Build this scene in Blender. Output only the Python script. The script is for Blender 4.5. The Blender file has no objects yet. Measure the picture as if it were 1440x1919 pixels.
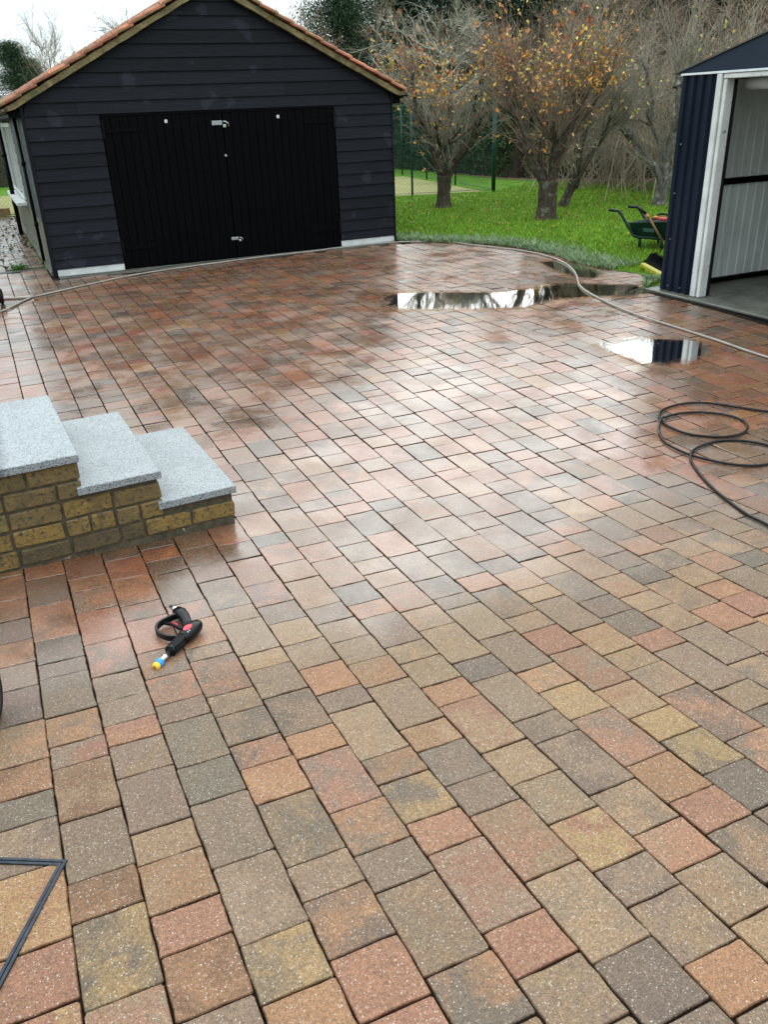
import bpy, math, random
import numpy as np
from mathutils import Vector, Matrix

R = math.radians
scene = bpy.context.scene
COL = scene.collection

# ------------------------------------------------------------------ camera
PITCH, ROLL, YAW, FPX, CAMZ = R(26.218), R(-2.290), R(24.279), 1534.9, 1.75
def _cam_axes():
    cp, sp = math.cos(PITCH), math.sin(PITCH)
    fw = Vector((0, cp, -sp)); up = Vector((0, sp, cp)); rt = Vector((1, 0, 0))
    c, s = math.cos(ROLL), math.sin(ROLL)
    rt2 = c * rt + s * up; up2 = -s * rt + c * up
    M = Matrix.Rotation(-YAW, 3, 'Z')
    return M @ rt2, M @ up2, M @ fw
RT, UP, FW = _cam_axes()
cam_d = bpy.data.cameras.new('camera')
cam = bpy.data.objects.new('camera', cam_d); COL.objects.link(cam)
cam_d.sensor_fit = 'VERTICAL'; cam_d.sensor_height = 24.0
cam_d.lens = 24.0 * FPX / 1919.0
cam_d.clip_start = 0.05; cam_d.clip_end = 2000
cam.matrix_world = Matrix(((RT.x, UP.x, -FW.x, 0), (RT.y, UP.y, -FW.y, 0), (RT.z, UP.z, -FW.z, CAMZ), (0, 0, 0, 1)))
scene.camera = cam
def to_px(x, y, z):
    v = Vector((x, y, z - CAMZ)); d = v.dot(FW)
    if d < .05: return None
    return 720 + FPX * v.dot(RT) / d, 959.5 - FPX * v.dot(UP) / d, d

# ------------------------------------------------------------------ sky, sun, exposure
SUN_EL, SUN_AZ = R(31), R(28)          # azimuth clockwise from +Y
world = bpy.data.worlds.new('World'); scene.world = world; world.use_nodes = True
wn, wl = world.node_tree.nodes, world.node_tree.links
wn.clear()
w_out = wn.new('ShaderNodeOutputWorld'); w_bg = wn.new('ShaderNodeBackground')
w_sky = wn.new('ShaderNodeTexSky'); w_sky.sky_type = 'NISHITA'; w_sky.sun_disc = False
w_sky.sun_elevation = SUN_EL; w_sky.sun_rotation = SUN_AZ
w_bg.inputs['Strength'].default_value = 0.10
w_tc = wn.new('ShaderNodeTexCoord'); w_map = wn.new('ShaderNodeMapping'); w_map.inputs['Scale'].default_value = (1.6, 1.6, 5.0)
w_noi = wn.new('ShaderNodeTexNoise'); w_noi.inputs['Scale'].default_value = 1.5; w_noi.inputs['Detail'].default_value = 5
w_rmp = wn.new('ShaderNodeValToRGB')
w_rmp.color_ramp.elements[0].position = .34; w_rmp.color_ramp.elements[0].color = (7.1, 8.35, 8.8, 1)
w_rmp.color_ramp.elements[1].position = .66; w_rmp.color_ramp.elements[1].color = (8.7, 9.7, 9.9, 1)
w_mix = wn.new('ShaderNodeMix'); w_mix.data_type = 'RGBA'; w_mix.inputs['Factor'].default_value = .90
wl.new(w_tc.outputs['Generated'], w_map.inputs['Vector']); wl.new(w_map.outputs[0], w_noi.inputs['Vector'])
wl.new(w_noi.outputs['Fac'], w_rmp.inputs[0])
wl.new(w_sky.outputs[0], w_mix.inputs[6]); wl.new(w_rmp.outputs[0], w_mix.inputs[7])
# overcast gradient; zenith raised beyond the usual law to brighten the wet paving
w_sep = wn.new('ShaderNodeSeparateXYZ'); wl.new(w_tc.outputs['Generated'], w_sep.inputs[0])
w_el = wn.new('ShaderNodeMapRange'); w_el.inputs[1].default_value = 0; w_el.inputs[2].default_value = 1; w_el.inputs[3].default_value = 1.08; w_el.inputs[4].default_value = 4.0
wl.new(w_sep.outputs[2], w_el.inputs[0])
w_mul = wn.new('ShaderNodeVectorMath'); w_mul.operation = 'SCALE'
wl.new(w_mix.outputs[2], w_mul.inputs[0]); wl.new(w_el.outputs[0], w_mul.inputs['Scale'])
wl.new(w_mul.outputs[0], w_bg.inputs['Color']); wl.new(w_bg.outputs[0], w_out.inputs['Surface'])

sun_d = bpy.data.lights.new('sun', 'SUN'); sun = bpy.data.objects.new('sun', sun_d); COL.objects.link(sun)
sun_d.energy = 0.75; sun_d.angle = R(46); sun_d.color = (1, .96, .9)
_sd = Vector((math.sin(SUN_AZ) * math.cos(SUN_EL), math.cos(SUN_AZ) * math.cos(SUN_EL), math.sin(SUN_EL)))
sun.rotation_euler = _sd.to_track_quat('Z', 'Y').to_euler(); sun.location = _sd * 50

vs = scene.view_settings
vs.view_transform = 'Standard'; vs.look = 'None'; vs.gamma = 1; vs.exposure = 0.0; vs.use_curve_mapping = False
scene.cycles.max_bounces = 6; scene.cycles.transparent_max_bounces = 12
scene.cycles.use_denoising = True

# ------------------------------------------------------------------ helpers
def srgb(r, g, b):
    f = lambda c: ((c / 255 + .055) / 1.055) ** 2.4 if c > 10 else c / 255 / 12.92
    return (f(r), f(g), f(b), 1)

class MB:
    """collects boxes, prisms and tubes for ONE mesh"""
    def __init__(s): s.v = []; s.f = []
    def add(s, vs, fs):
        o = len(s.v); s.v += [tuple(p) for p in vs]; s.f += [tuple(i + o for i in f) for f in fs]; return s
    def box(s, x0, x1, y0, y1, z0, z1, bev=0, M=None):
        if bev <= 0:
            vs = [(x, y, z) for z in (z0, z1) for y in (y0, y1) for x in (x0, x1)]
            fs = [(0, 2, 3, 1), (4, 5, 7, 6), (0, 1, 5, 4), (2, 6, 7, 3), (0, 4, 6, 2), (1, 3, 7, 5)]
        else:
            b = min(bev, (x1 - x0) * .45, (y1 - y0) * .45, (z1 - z0) * .45)
            vs = []; idx = {}
            for ix, (xs, xa) in enumerate(((x0, 1), (x1, -1))):
                for iy, (ys, ya) in enumerate(((y0, 1), (y1, -1))):
                    for iz, (zs, za) in enumerate(((z0, 1), (z1, -1))):
                        idx[ix, iy, iz] = len(vs)
                        vs += [(xs, ys + ya * b, zs + za * b), (xs + xa * b, ys, zs + za * b), (xs + xa * b, ys + ya * b, zs)]
            I = lambda a, c, d, k: idx[a, c, d] + k
            fs = [(I(0,0,0,0), I(0,0,1,0), I(0,1,1,0), I(0,1,0,0)), (I(1,0,0,0), I(1,1,0,0), I(1,1,1,0), I(1,0,1,0)),
                  (I(0,0,0,1), I(1,0,0,1), I(1,0,1,1), I(0,0,1,1)), (I(0,1,0,1), I(0,1,1,1), I(1,1,1,1), I(1,1,0,1)),
                  (I(0,0,0,2), I(0,1,0,2), I(1,1,0,2), I(1,0,0,2)), (I(0,0,1,2), I(1,0,1,2), I(1,1,1,2), I(0,1,1,2))]
            for d in (0, 1):
                for e in (0, 1):
                    fs += [(I(0,d,e,1), I(0,d,e,2), I(1,d,e,2), I(1,d,e,1)),
                           (I(d,0,e,0), I(d,0,e,2), I(d,1,e,2), I(d,1,e,0)),
                           (I(d,e,0,0), I(d,e,0,1), I(d,e,1,1), I(d,e,1,0))]
            fs += [(k, k + 1, k + 2) for k in idx.values()]
        if M is not None: vs = [tuple(M @ Vector(p)) for p in vs]
        return s.add(vs, fs)
    def prism(s, pts, y0, y1, axis='Y', M=None):
        """polygon (a,b) extruded along axis: Y -> (a,y,b), X -> (x,a,b), Z -> (a,b,z)"""
        n = len(pts)
        mk = {'Y': lambda a, b, t: (a, t, b), 'X': lambda a, b, t: (t, a, b), 'Z': lambda a, b, t: (a, b, t)}[axis]
        vs = [mk(a, b, y0) for a, b in pts] + [mk(a, b, y1) for a, b in pts]
        fs = [tuple(range(n)), tuple(range(2 * n - 1, n - 1, -1))] + [(i, i + n, (i + 1) % n + n, (i + 1) % n) for i in range(n)]
        if M is not None: vs = [tuple(M @ Vector(p)) for p in vs]
        return s.add(vs, fs)
    def tube(s, pts, rad, n=8, closed=False, cap=True):
        P = [Vector(p) for p in pts]; m = len(P)
        rs = rad if isinstance(rad, (list, tuple)) else [rad] * m
        vs = []; u = None
        for i, p in enumerate(P):
            t = (P[(i + 1) % m] - P[i - 1]) if closed else (P[min(i + 1, m - 1)] - P[max(i - 1, 0)])
            if t.length < 1e-9: t = Vector((0, 0, 1))
            t.normalize()
            if u is None:
                u = t.orthogonal().normalized()
            else:
                u = u - t * u.dot(t)
                u = u.normalized() if u.length > 1e-6 else t.orthogonal().normalized()
            w = t.cross(u)
            for k in range(n):
                a = 2 * math.pi * k / n
                vs.append(p + (u * math.cos(a) + w * math.sin(a)) * rs[i])
        fs = []
        for i in range(m if closed else m - 1):
            j = (i + 1) % m
            fs += [(i * n + k, i * n + (k + 1) % n, j * n + (k + 1) % n, j * n + k) for k in range(n)]
        if cap and not closed:
            fs += [tuple(range(n - 1, -1, -1)), tuple(range((m - 1) * n, m * n))]
        return s.add(vs, fs)
    def build(s, name, mat, parent=None, smooth=False):
        me = bpy.data.meshes.new(name); me.from_pydata(s.v, [], s.f); me.update()
        if smooth: me.polygons.foreach_set('use_smooth', [True] * len(me.polygons))
        me.materials.append(mat)
        return link(name, me, parent)

def link(name, me, parent=None):
    o = bpy.data.objects.new(name, me); COL.objects.link(o)
    if parent is not None:
        o.parent = parent
        o.matrix_parent_inverse = PINV.get(parent.name, Matrix())
    return o
PINV = {}
def empty(name, loc):
    """an Empty at a thing's base; its parts are modelled in world coordinates"""
    o = bpy.data.objects.new(name, None); COL.objects.link(o); o.location = loc; o.empty_display_size = .1
    PINV[o.name] = Matrix.Translation(-Vector(loc))
    return o
def tag(o, label=None, cat=None, group=None, kind=None):
    if label: o['label'] = label
    if cat: o['category'] = cat
    if group: o['group'] = group
    if kind: o['kind'] = kind
    return o
def part_of(name, mb, mat, parent, smooth=False):
    o = mb.build(name, mat, parent, smooth)
    if parent.type == 'MESH': o.matrix_parent_inverse = Matrix()
    return o
def np_mesh(name, V, F, mat, parent=None, cols=None, smooth=False):
    """V (n,3), F (m,k) numpy"""
    me = bpy.data.meshes.new(name); k = F.shape[1]
    me.vertices.add(len(V)); me.vertices.foreach_set('co', np.asarray(V, np.float32).ravel())
    me.loops.add(F.size); me.loops.foreach_set('vertex_index', F.astype(np.int32).ravel())
    me.polygons.add(len(F)); me.polygons.foreach_set('loop_start', np.arange(0, F.size, k, dtype=np.int32))
    me.polygons.foreach_set('loop_total', np.full(len(F), k, np.int32))
    me.update(calc_edges=True)
    if smooth: me.polygons.foreach_set('use_smooth', np.ones(len(F), bool))
    for nm, c in (cols or {}).items():
        a = me.color_attributes.new(nm, 'FLOAT_COLOR', 'POINT'); a.data.foreach_set('color', np.asarray(c, np.float32).ravel())
    me.materials.append(mat)
    return link(name, me, parent)

# ---- materials
class NT:
    def __init__(s, name):
        s.m = bpy.data.materials.new(name); s.m.use_nodes = True
        s.n, s.l = s.m.node_tree.nodes, s.m.node_tree.links
        s.b = s.n['Principled BSDF']; s.out = s.n['Material Output']
    def node(s, t, **kw):
        x = s.n.new(t)
        for k, v in kw.items(): setattr(x, k, v)
        return x
    def pos(s):
        return s.node('ShaderNodeNewGeometry').outputs['Position']
    def objc(s):
        return s.node('ShaderNodeTexCoord').outputs['Object']
    def mapping(s, vec, scale=(1, 1, 1), rot=(0, 0, 0)):
        x = s.node('ShaderNodeMapping'); x.inputs['Scale'].default_value = scale; x.inputs['Rotation'].default_value = rot
        s.l.new(vec, x.inputs['Vector']); return x.outputs[0]
    def noise(s, vec, scale, detail=4, rough=.55, dist=0):
        x = s.node('ShaderNodeTexNoise'); x.inputs['Scale'].default_value = scale; x.inputs['Detail'].default_value = detail
        x.inputs['Roughness'].default_value = rough; x.inputs['Distortion'].default_value = dist
        s.l.new(vec, x.inputs['Vector']); return x.outputs['Fac']
    def voro(s, vec, scale, feature='F1', out='Distance'):
        x = s.node('ShaderNodeTexVoronoi', feature=feature); x.inputs['Scale'].default_value = scale
        s.l.new(vec, x.inputs['Vector']); return x.outputs[out]
    def ramp(s, fac, a, b, ca=(0, 0, 0, 1), cb=(1, 1, 1, 1)):
        x = s.node('ShaderNodeValToRGB'); e = x.color_ramp.elements
        e[0].position = a; e[0].color = ca; e[1].position = b; e[1].color = cb
        s.l.new(fac, x.inputs[0]); return x.outputs[0]
    def mrange(s, v, a, b, c=0, d=1, smooth=True):
        x = s.node('ShaderNodeMapRange', interpolation_type='SMOOTHSTEP' if smooth else 'LINEAR')
        for i, q in enumerate((a, b, c, d)): x.inputs[i + 1].default_value = q
        s.l.new(v, x.inputs[0]); return x.outputs[0]
    def math(s, op, a, b=None, clamp=False):
        x = s.node('ShaderNodeMath', operation=op, use_clamp=clamp)
        for i, q in enumerate((a, b)):
            if q is None: continue
            if isinstance(q, (int, float)): x.inputs[i].default_value = q
            else: s.l.new(q, x.inputs[i])
        return x.outputs[0]
    def mix(s, fac, a, b, mode='MIX'):
        x = s.node('ShaderNodeMix', data_type='RGBA', blend_type=mode)
        for i, q in ((0, fac), (6, a), (7, b)):
            if isinstance(q, (int, float)): x.inputs[i].default_value = q
            elif isinstance(q, tuple): x.inputs[i].default_value = q
            else: s.l.new(q, x.inputs[i])
        return x.outputs[2]
    def attr(s, name):
        x = s.node('ShaderNodeAttribute', attribute_name=name); return x.outputs['Color']
    def set(s, **kw):
        for k, v in kw.items():
            i = s.b.inputs[k.replace('_', ' ')]
            if isinstance(v, (int, float, tuple)): i.default_value = v
            else: s.l.new(v, i)
        return s
    def bump(s, h, strength=.3, dist=.01, sock='Normal'):
        x = s.node('ShaderNodeBump'); x.inputs['Strength'].default_value = strength; x.inputs['Distance'].default_value = dist
        s.l.new(h, x.inputs['Height']); s.l.new(x.outputs[0], s.b.inputs[sock]); return s

def plain(name, rgb, rough=.5, metal=0, var=.25, scale=30, bump=0, coat=0, spec=.3):
    t = NT(name); p = t.objc()
    n = t.noise(p, scale, 5)
    dark = tuple(c * (1 - var) for c in rgb[:3]) + (1,); lite = tuple(min(1, c * (1 + var)) for c in rgb[:3]) + (1,)
    t.set(Base_Color=t.ramp(n, .3, .7, dark, lite), Roughness=t.mrange(t.noise(p, scale * .4, 3), .3, .7, max(.02, rough - .1), min(1, rough + .1)), Metallic=metal)
    t.set(Specular_IOR_Level=spec)
    if coat: t.set(Coat_Weight=coat, Coat_Roughness=.15)
    if bump: t.bump(n, bump, .004)
    return t.m
MAT = {}

# pavers: two body colours per block, blended; quartz speckle, dark pits, water film
t = NT('paver_concrete'); P = t.pos()
ca, cb = t.attr('ca'), t.attr('cb')
blend = t.mrange(t.math('ADD', t.math('MULTIPLY', t.noise(P, 8, 4, .65, .6), .75), t.math('MULTIPLY', t.noise(P, 130, 3, .7), .25)), .40, .60)
body = t.mix(blend, ca, cb)
fine = t.math('ADD', t.math('MULTIPLY', t.noise(P, 330, 3, .75), .6), t.math('MULTIPLY', t.noise(P, 120, 3, .7), .4))
body = t.mix(.75, body, t.mix(1, body, t.ramp(fine, .36, .64, (.22, .20, .18, 1), (1.80, 1.80, 1.78, 1)), 'MULTIPLY'))
v1 = t.node('ShaderNodeTexVoronoi'); v1.inputs['Scale'].default_value = 210; t.l.new(P, v1.inputs['Vector'])
sep = t.node('ShaderNodeSeparateColor'); t.l.new(v1.outputs['Color'], sep.inputs[0])
size = t.mrange(sep.outputs[0], .52, 1, .0, .48, False)
spk = t.math('LESS_THAN', v1.outputs['Distance'], size)
body = t.mix(t.math('MULTIPLY', spk, t.mrange(sep.outputs[1], 0, 1, .05, .70, False)), body, (.46, .42, .37, 1))
v2 = t.node('ShaderNodeTexVoronoi'); v2.inputs['Scale'].default_value = 240; t.l.new(P, v2.inputs['Vector'])
sep2 = t.node('ShaderNodeSeparateColor'); t.l.new(v2.outputs['Color'], sep2.inputs[0])
pit = t.math('LESS_THAN', v2.outputs['Distance'], t.mrange(sep2.outputs[1], .6, 1, 0, .36, False))
body = t.mix(t.math('MULTIPLY', pit, .7), body, (.03, .026, .024, 1))
sx = t.node('ShaderNodeSeparateXYZ'); t.l.new(P, sx.inputs[0])
X_, Y_ = sx.outputs[0], sx.outputs[1]
far = t.mrange(t.math('ADD', Y_, t.math('MULTIPLY', t.math('SUBTRACT', t.noise(P, .9, 3), .5), 1.8)), 1.7, 3.6)
left_shade = t.math('MULTIPLY', t.mrange(X_, .1, .9, 1, 0), t.mrange(Y_, 2.3, 3.4, 0, .45))  # soft shadow of the steps painted in as darker, glossier blocks
patch = t.mrange(t.noise(P, 1.7, 4, .6), .44, .62)
wet = t.math('MAXIMUM', t.math('MULTIPLY', far, t.math('ADD', t.math('MULTIPLY', patch, .18), .82)), left_shade, True)  # real water film joined with the painted step shadow
wet = t.math('MAXIMUM', wet, .10)
gam = t.node('ShaderNodeGamma'); gam.inputs['Gamma'].default_value = 1.45; t.l.new(body, gam.inputs['Color'])
dark = t.mix(1, gam.outputs[0], (1.45, 1.16, .92, 1), 'MULTIPLY')
col = t.mix(wet, body, dark)
top = t.node('ShaderNodeAttribute', attribute_name='ca').outputs['Alpha']      # 0 on the worn, grimy arris, 1 on the face
col = t.mix(top, t.mix(1, col, (.40, .36, .32, 1), 'MULTIPLY'), col)
filmn = t.noise(P, 2.6, 5, .62, .3)
t.set(Base_Color=col, Roughness=.82, Coat_Weight=t.math('MULTIPLY', t.mrange(wet, .05, .55, .12, 1), t.mrange(top, .2, .9)), Coat_IOR=1.8,
      Coat_Roughness=t.mrange(t.math('ADD', t.math('MULTIPLY', wet, .3), t.math('MULTIPLY', filmn, .8)), .45, .85, .46, .12))
t.set(Specular_IOR_Level=.22)
t.bump(fine, .5, .003)
cb_ = t.node('ShaderNodeBump'); cb_.inputs['Strength'].default_value = .06; cb_.inputs['Distance'].default_value = .004
t.l.new(t.noise(P, 60, 3), cb_.inputs['Height']); t.l.new(cb_.outputs[0], t.b.inputs['Coat Normal'])
MAT['paver'] = t.m

t = NT('joint_sand'); P = t.pos()
t.set(Base_Color=t.ramp(t.noise(P, 60, 4), .3, .7, (.004, .003, .002, 1), (.030, .022, .015, 1)), Roughness=.95, Specular_IOR_Level=.05)
t.bump(t.noise(P, 300, 3), .6, .004); MAT['joint'] = t.m

t = NT('water')       # thin sheet of standing water: sees the blocks through it, mirrors at grazing angles
t.n.remove(t.b); P = t.pos()
tr = t.node('ShaderNodeBsdfTransparent'); tr.inputs[0].default_value = (.97, .93, .87, 1)
gl = t.node('ShaderNodeBsdfGlossy'); gl.inputs['Roughness'].default_value = .012
fr = t.node('ShaderNodeFresnel'); fr.inputs['IOR'].default_value = 1.34
bp = t.node('ShaderNodeBump'); bp.inputs['Strength'].default_value = .02; bp.inputs['Distance'].default_value = .01
t.l.new(t.noise(P, 5, 2), bp.inputs['Height']); t.l.new(bp.outputs[0], gl.inputs['Normal'])
ed = t.node('ShaderNodeAttribute', attribute_name='ca'); se = t.node('ShaderNodeSeparateColor'); t.l.new(ed.outputs['Color'], se.inputs[0])
film = t.mrange(t.math('ADD', se.outputs[0], t.math('MULTIPLY', t.math('SUBTRACT', t.noise(P, 16, 4, .65), .5), .9)), .25, .75)
gl.inputs['Roughness'].default_value = .04
ms = t.node('ShaderNodeMixShader'); t.l.new(t.math('MULTIPLY', fr.outputs[0], film), ms.inputs[0]); t.l.new(tr.outputs[0], ms.inputs[1]); t.l.new(gl.outputs[0], ms.inputs[2])
t.l.new(ms.outputs[0], t.out.inputs['Surface']); MAT['water'] = t.m

t = NT('granite'); P = t.pos()
g1 = t.voro(P, 260, out='Color'); sg = t.node('ShaderNodeSeparateColor'); t.l.new(g1, sg.inputs[0])
gc = t.ramp(sg.outputs[0], .12, .55, (.013, .014, .015, 1), (.27, .287, .295, 1))
gc = t.mix(t.mrange(t.noise(P, 130, 3), .42, .66), gc, (.19, .204, .212, 1))
sx = t.node('ShaderNodeSeparateXYZ'); t.l.new(P, sx.inputs[0])
dark_end = t.mrange(t.math('ADD', sx.outputs[0], t.math('MULTIPLY', t.math('SUBTRACT', t.noise(P, 22, 4, .7), .5), .10)), -.165, -.105, 1, 0)
gc = t.mix(dark_end, gc, t.mix(1, gc, (.34, .36, .38, 1), 'MULTIPLY'))          # granite darkened at the left end of the top step
gc = t.mix(t.mrange(t.noise(P, 5, 5, .65), .52, .70, 0, .28), gc, (.10, .105, .105, 1))
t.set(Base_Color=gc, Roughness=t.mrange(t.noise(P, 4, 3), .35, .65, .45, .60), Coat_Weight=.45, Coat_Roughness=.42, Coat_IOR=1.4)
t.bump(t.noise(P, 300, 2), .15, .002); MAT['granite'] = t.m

t = NT('stock_brick'); P = t.pos()
c = t.mix(t.mrange(t.noise(P, 14, 5, .65), .35, .65), t.attr('ca'), t.attr('cb'))
c = t.mix(t.mrange(t.noise(P, 55, 5, .7), .50, .66), c, (.028, .022, .012, 1))
c = t.mix(t.mrange(t.noise(P, 6, 4), .60, .75, 0, .6), c, (.10, .10, .03, 1))
t.set(Base_Color=c, Roughness=.55, Coat_Weight=.35, Coat_Roughness=.3); t.bump(t.noise(P, 90, 6, .75), 1.0, .014); MAT['brick'] = t.m

t = NT('mortar'); P = t.pos()
c = t.ramp(t.noise(P, 30, 5), .3, .7, (.030, .024, .013, 1), (.085, .066, .036, 1))
sx = t.node('ShaderNodeSeparateXYZ'); t.l.new(P, sx.inputs[0])
low = t.math('MULTIPLY', t.mrange(sx.outputs[2], .03, .07, 1, 0), t.mrange(t.noise(P, 11, 4, .7), .62, .68))
c = t.mix(low, c, (.45, .42, .33, 1))
t.set(Base_Color=c, Roughness=.8); t.bump(t.noise(P, 90, 5), .8, .006); MAT['mortar'] = t.m

# black-stained weatherboard
t = NT('stained_board'); P = t.pos()
gr = t.noise(t.mapping(P, (2.2, 30, 55)), 1.6, 6, .65, .6)
c = t.ramp(gr, .32, .68, (.0026, .0029, .0050, 1), (.0090, .0097, .0148, 1))
scuff = t.mrange(t.noise(P, 3.3, 3, .5), .63, .66)
c = t.mix(1, c, t.ramp(t.node('ShaderNodeObjectInfo').outputs['Random'], 0, 1, (.62, .62, .62, 1), (1.3, 1.3, 1.3, 1)), 'MULTIPLY')
c = t.mix(t.math('MULTIPLY', scuff, .45), c, (.026, .027, .038, 1))
t.set(Base_Color=c, Roughness=.62, Specular_IOR_Level=.16); t.bump(gr, .6, .005); MAT['board'] = t.m
t = NT('black_door_paint'); P = t.pos()
gr = t.noise(t.mapping(P, (50, 30, 2.2)), 1.6, 6, .65, .6)
c = t.ramp(gr, .35, .75, (.0004, .0005, .0008, 1), (.0018, .0020, .0030, 1))
t.set(Base_Color=c, Roughness=.55, Specular_IOR_Level=.05); t.bump(gr, .3, .003); MAT['door'] = t.m
MAT['black_iron'] = plain('black_iron', (.0022, .0022, .0028), .4, 0, .4, 60, .2, 0, .12)
MAT['galv'] = plain('galvanised_steel', (.36, .37, .38), .42, .9, .25, 90, .1)
t = NT('white_paint'); P = t.pos()
fl = t.mrange(t.noise(P, 14, 5, .7), .62, .68)
c = t.mix(fl, t.ramp(t.noise(P, 7, 4), .3, .7, (.48, .48, .46, 1), (.64, .64, .62, 1)), (.16, .15, .11, 1))
t.set(Base_Color=c, Roughness=.6); t.bump(t.noise(P, 40, 4), .3, .004); MAT['white'] = t.m
t = NT('clay_tile'); P = t.pos()
rnd = t.node('ShaderNodeObjectInfo').outputs['Random']
c = t.ramp(t.noise(P, 9, 5), .3, .7, (.20, .060, .032, 1), (.42, .15, .080, 1))
c = t.mix(1, c, t.ramp(rnd, 0, 1, (.6, .6, .6, 1), (1.25, 1.2, 1.15, 1)), 'MULTIPLY')
moss = t.mrange(t.noise(P, 5.5, 6, .7), .50, .60)
c = t.mix(t.math('MULTIPLY', moss, .8), c, (.14, .12, .045, 1))
t.set(Base_Color=c, Roughness=.75); t.bump(t.noise(P, 60, 4), .5, .006); MAT['tile'] = t.m
t = NT('verge_mortar'); P = t.pos()
c = t.ramp(t.noise(P, 8, 6, .7), .35, .65, (.07, .05, .018, 1), (.25, .185, .085, 1))
c = t.mix(t.mrange(t.noise(P, 4, 4), .55, .66), c, (.07, .075, .03, 1))
t.set(Base_Color=c, Roughness=.85); t.bump(t.noise(P, 50, 5), .7, .008); MAT['verge'] = t.m
t = NT('mossy_render'); P = t.pos()
c = t.ramp(t.noise(P, 3, 6), .3, .7, (.06, .06, .038, 1), (.15, .145, .10, 1))
t.set(Base_Color=c, Roughness=.6, Specular_IOR_Level=.25); t.bump(t.noise(P, 40, 4), .4, .006); MAT['render'] = t.m
MAT['grey_slate'] = plain('wet_grey_board', (.035, .040, .045), .6, 0, .5, 8, .3, 0, .2)
MAT['navy'] = plain('navy_steel', (.007, .0105, .021), .40, 0, .18, 2.5, 0, 0, .2)
MAT['apron'] = plain('blue_grey_steel', (.012, .020, .036), .45, 0, .12, 2, 0, 0, .25)
MAT['grey_steel'] = plain('light_grey_steel', (.56, .60, .56), .42, 0, .10, 3)
MAT['trim'] = plain('pale_trim', (.62, .64, .66), .45, 0, .12, 8)
t = NT('concrete'); P = t.pos()
c = t.ramp(t.noise(P, 2.5, 6, .6), .3, .7, (.060, .057, .046, 1), (.15, .143, .12, 1))
t.set(Base_Color=c, Roughness=t.mrange(t.noise(P, 2, 3), .4, .6, .25, .6)); t.bump(t.noise(P, 80, 4), .25, .004); MAT['concrete'] = t.m
MAT['rubber'] = plain('black_rubber', (.0055, .0055, .006), .5, 0, .3, 40, .1, 0, .15)
MAT['plastic_black'] = plain('black_plastic', (.0045, .0045, .0055), .32, 0, .25, 60, 0, 0, .18)
MAT['red'] = plain('red_plastic', (.46, .035, .055), .4, 0, .15, 40)
MAT['blue'] = plain('blue_plastic', (.03, .25, .62), .4, 0, .15, 40)
MAT['yellow'] = plain('yellow_plastic', (.72, .42, .03), .4, 0, .15, 40)
MAT['lemon'] = plain('lime_yellow_plastic', (.30, .265, .012), .45, 0, .15, 30)
MAT['orange'] = plain('orange_plastic', (.42, .13, .03), .45, 0, .2, 30)
MAT['bristle'] = plain('black_bristle', (.0018, .0018, .002), .8, 0, .3, 40, 0, 0, .04)
MAT['steel'] = plain('brushed_steel', (.62, .61, .58), .25, 1, .15, 80)
MAT['frame_steel'] = plain('blued_steel_edge', (.030, .036, .047), .4, .5, .35, 40, .2)
MAT['hose_beige'] = plain('beige_hose', (.27, .24, .205), .5, 0, .2, 12)
MAT['hose_black'] = plain('black_hose', (.0045, .0045, .005), .38, 0, .3, 40, 0, 0, .2)
MAT['green_paint'] = plain('dark_green_paint', (.0045, .020, .0125), .42, 0, .3, 14, 0, 0, .2)
MAT['fence_green'] = plain('fence_green', (.007, .045, .034), .5, 0, .2, 14, 0, 0, .2)
MAT['soil'] = plain('soil', (.05, .038, .026), .9, 0, .5, 40, .8)
MAT['timber'] = plain('weathered_timber', (.22, .13, .06), .8, 0, .35, 14, .4)
MAT['glass_dark'] = plain('window_glass', (.012, .015, .018), .12, 0, .1, 4, 0, 0, .12)

# vegetation
t = NT('grass_blade'); c = t.attr('ca'); t.set(Base_Color=c, Roughness=.7, Specular_IOR_Level=.12)
MAT['blade'] = t.m
t = NT('leaf'); t.set(Base_Color=t.attr('ca'), Roughness=.65, Specular_IOR_Level=.15); MAT['leaf'] = t.m
def bark(name, a, b, l=(.20, .20, .16, 1), amt=.5):
    t = NT(name); P = t.pos()
    n = t.noise(t.mapping(P, (1, 1, .35)), 24, 6, .7)
    c = t.ramp(n, .3, .7, a, b)
    c = t.mix(t.mrange(t.noise(P, 9, 4), .55, .68, 0, amt), c, l)
    t.set(Base_Color=c, Roughness=.9, Specular_IOR_Level=.12); t.bump(n, 1.0, .03); return t.m
MAT['bark'] = bark('apple_bark', (.022, .017, .012, 1), (.105, .082, .060, 1))
MAT['bark_pale'] = bark('lichened_bark', (.05, .045, .038, 1), (.20, .185, .16, 1), (.34, .33, .30, 1), .7)
MAT['twig'] = plain('grey_twig', (.24, .21, .165), .85, 0, .4, 6, 0, 0, .08)
MAT['twig_red'] = plain('reddish_twig', (.20, .145, .105), .85, 0, .4, 6, 0, 0, .08)
MAT['twig_pale'] = plain('pale_twig', (.38, .35, .28), .85, 0, .3, 6, 0, 0, .08)
MAT['twig_far'] = plain('brown_twig', (.13, .10, .075), .85, 0, .4, 2, 0, 0, .08)
MAT['twig_tan'] = plain('tan_twig', (.28, .225, .165), .85, 0, .35, 2, 0, 0, .08)
t = NT('turf'); P = t.pos()
c = t.ramp(t.noise(P, 3.0, 6, .65), .3, .7, (.050, .125, .008, 1), (.105, .215, .018, 1))
c = t.mix(t.mrange(t.noise(P, 40, 4, .7), .45, .75, 0, .6), c, (.022, .045, .008, 1))
t.set(Base_Color=c, Roughness=.9, Specular_IOR_Level=.1); t.bump(t.noise(P, 60, 5), .8, .03); MAT['turf'] = t.m
t = NT('court'); P = t.pos()
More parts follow.
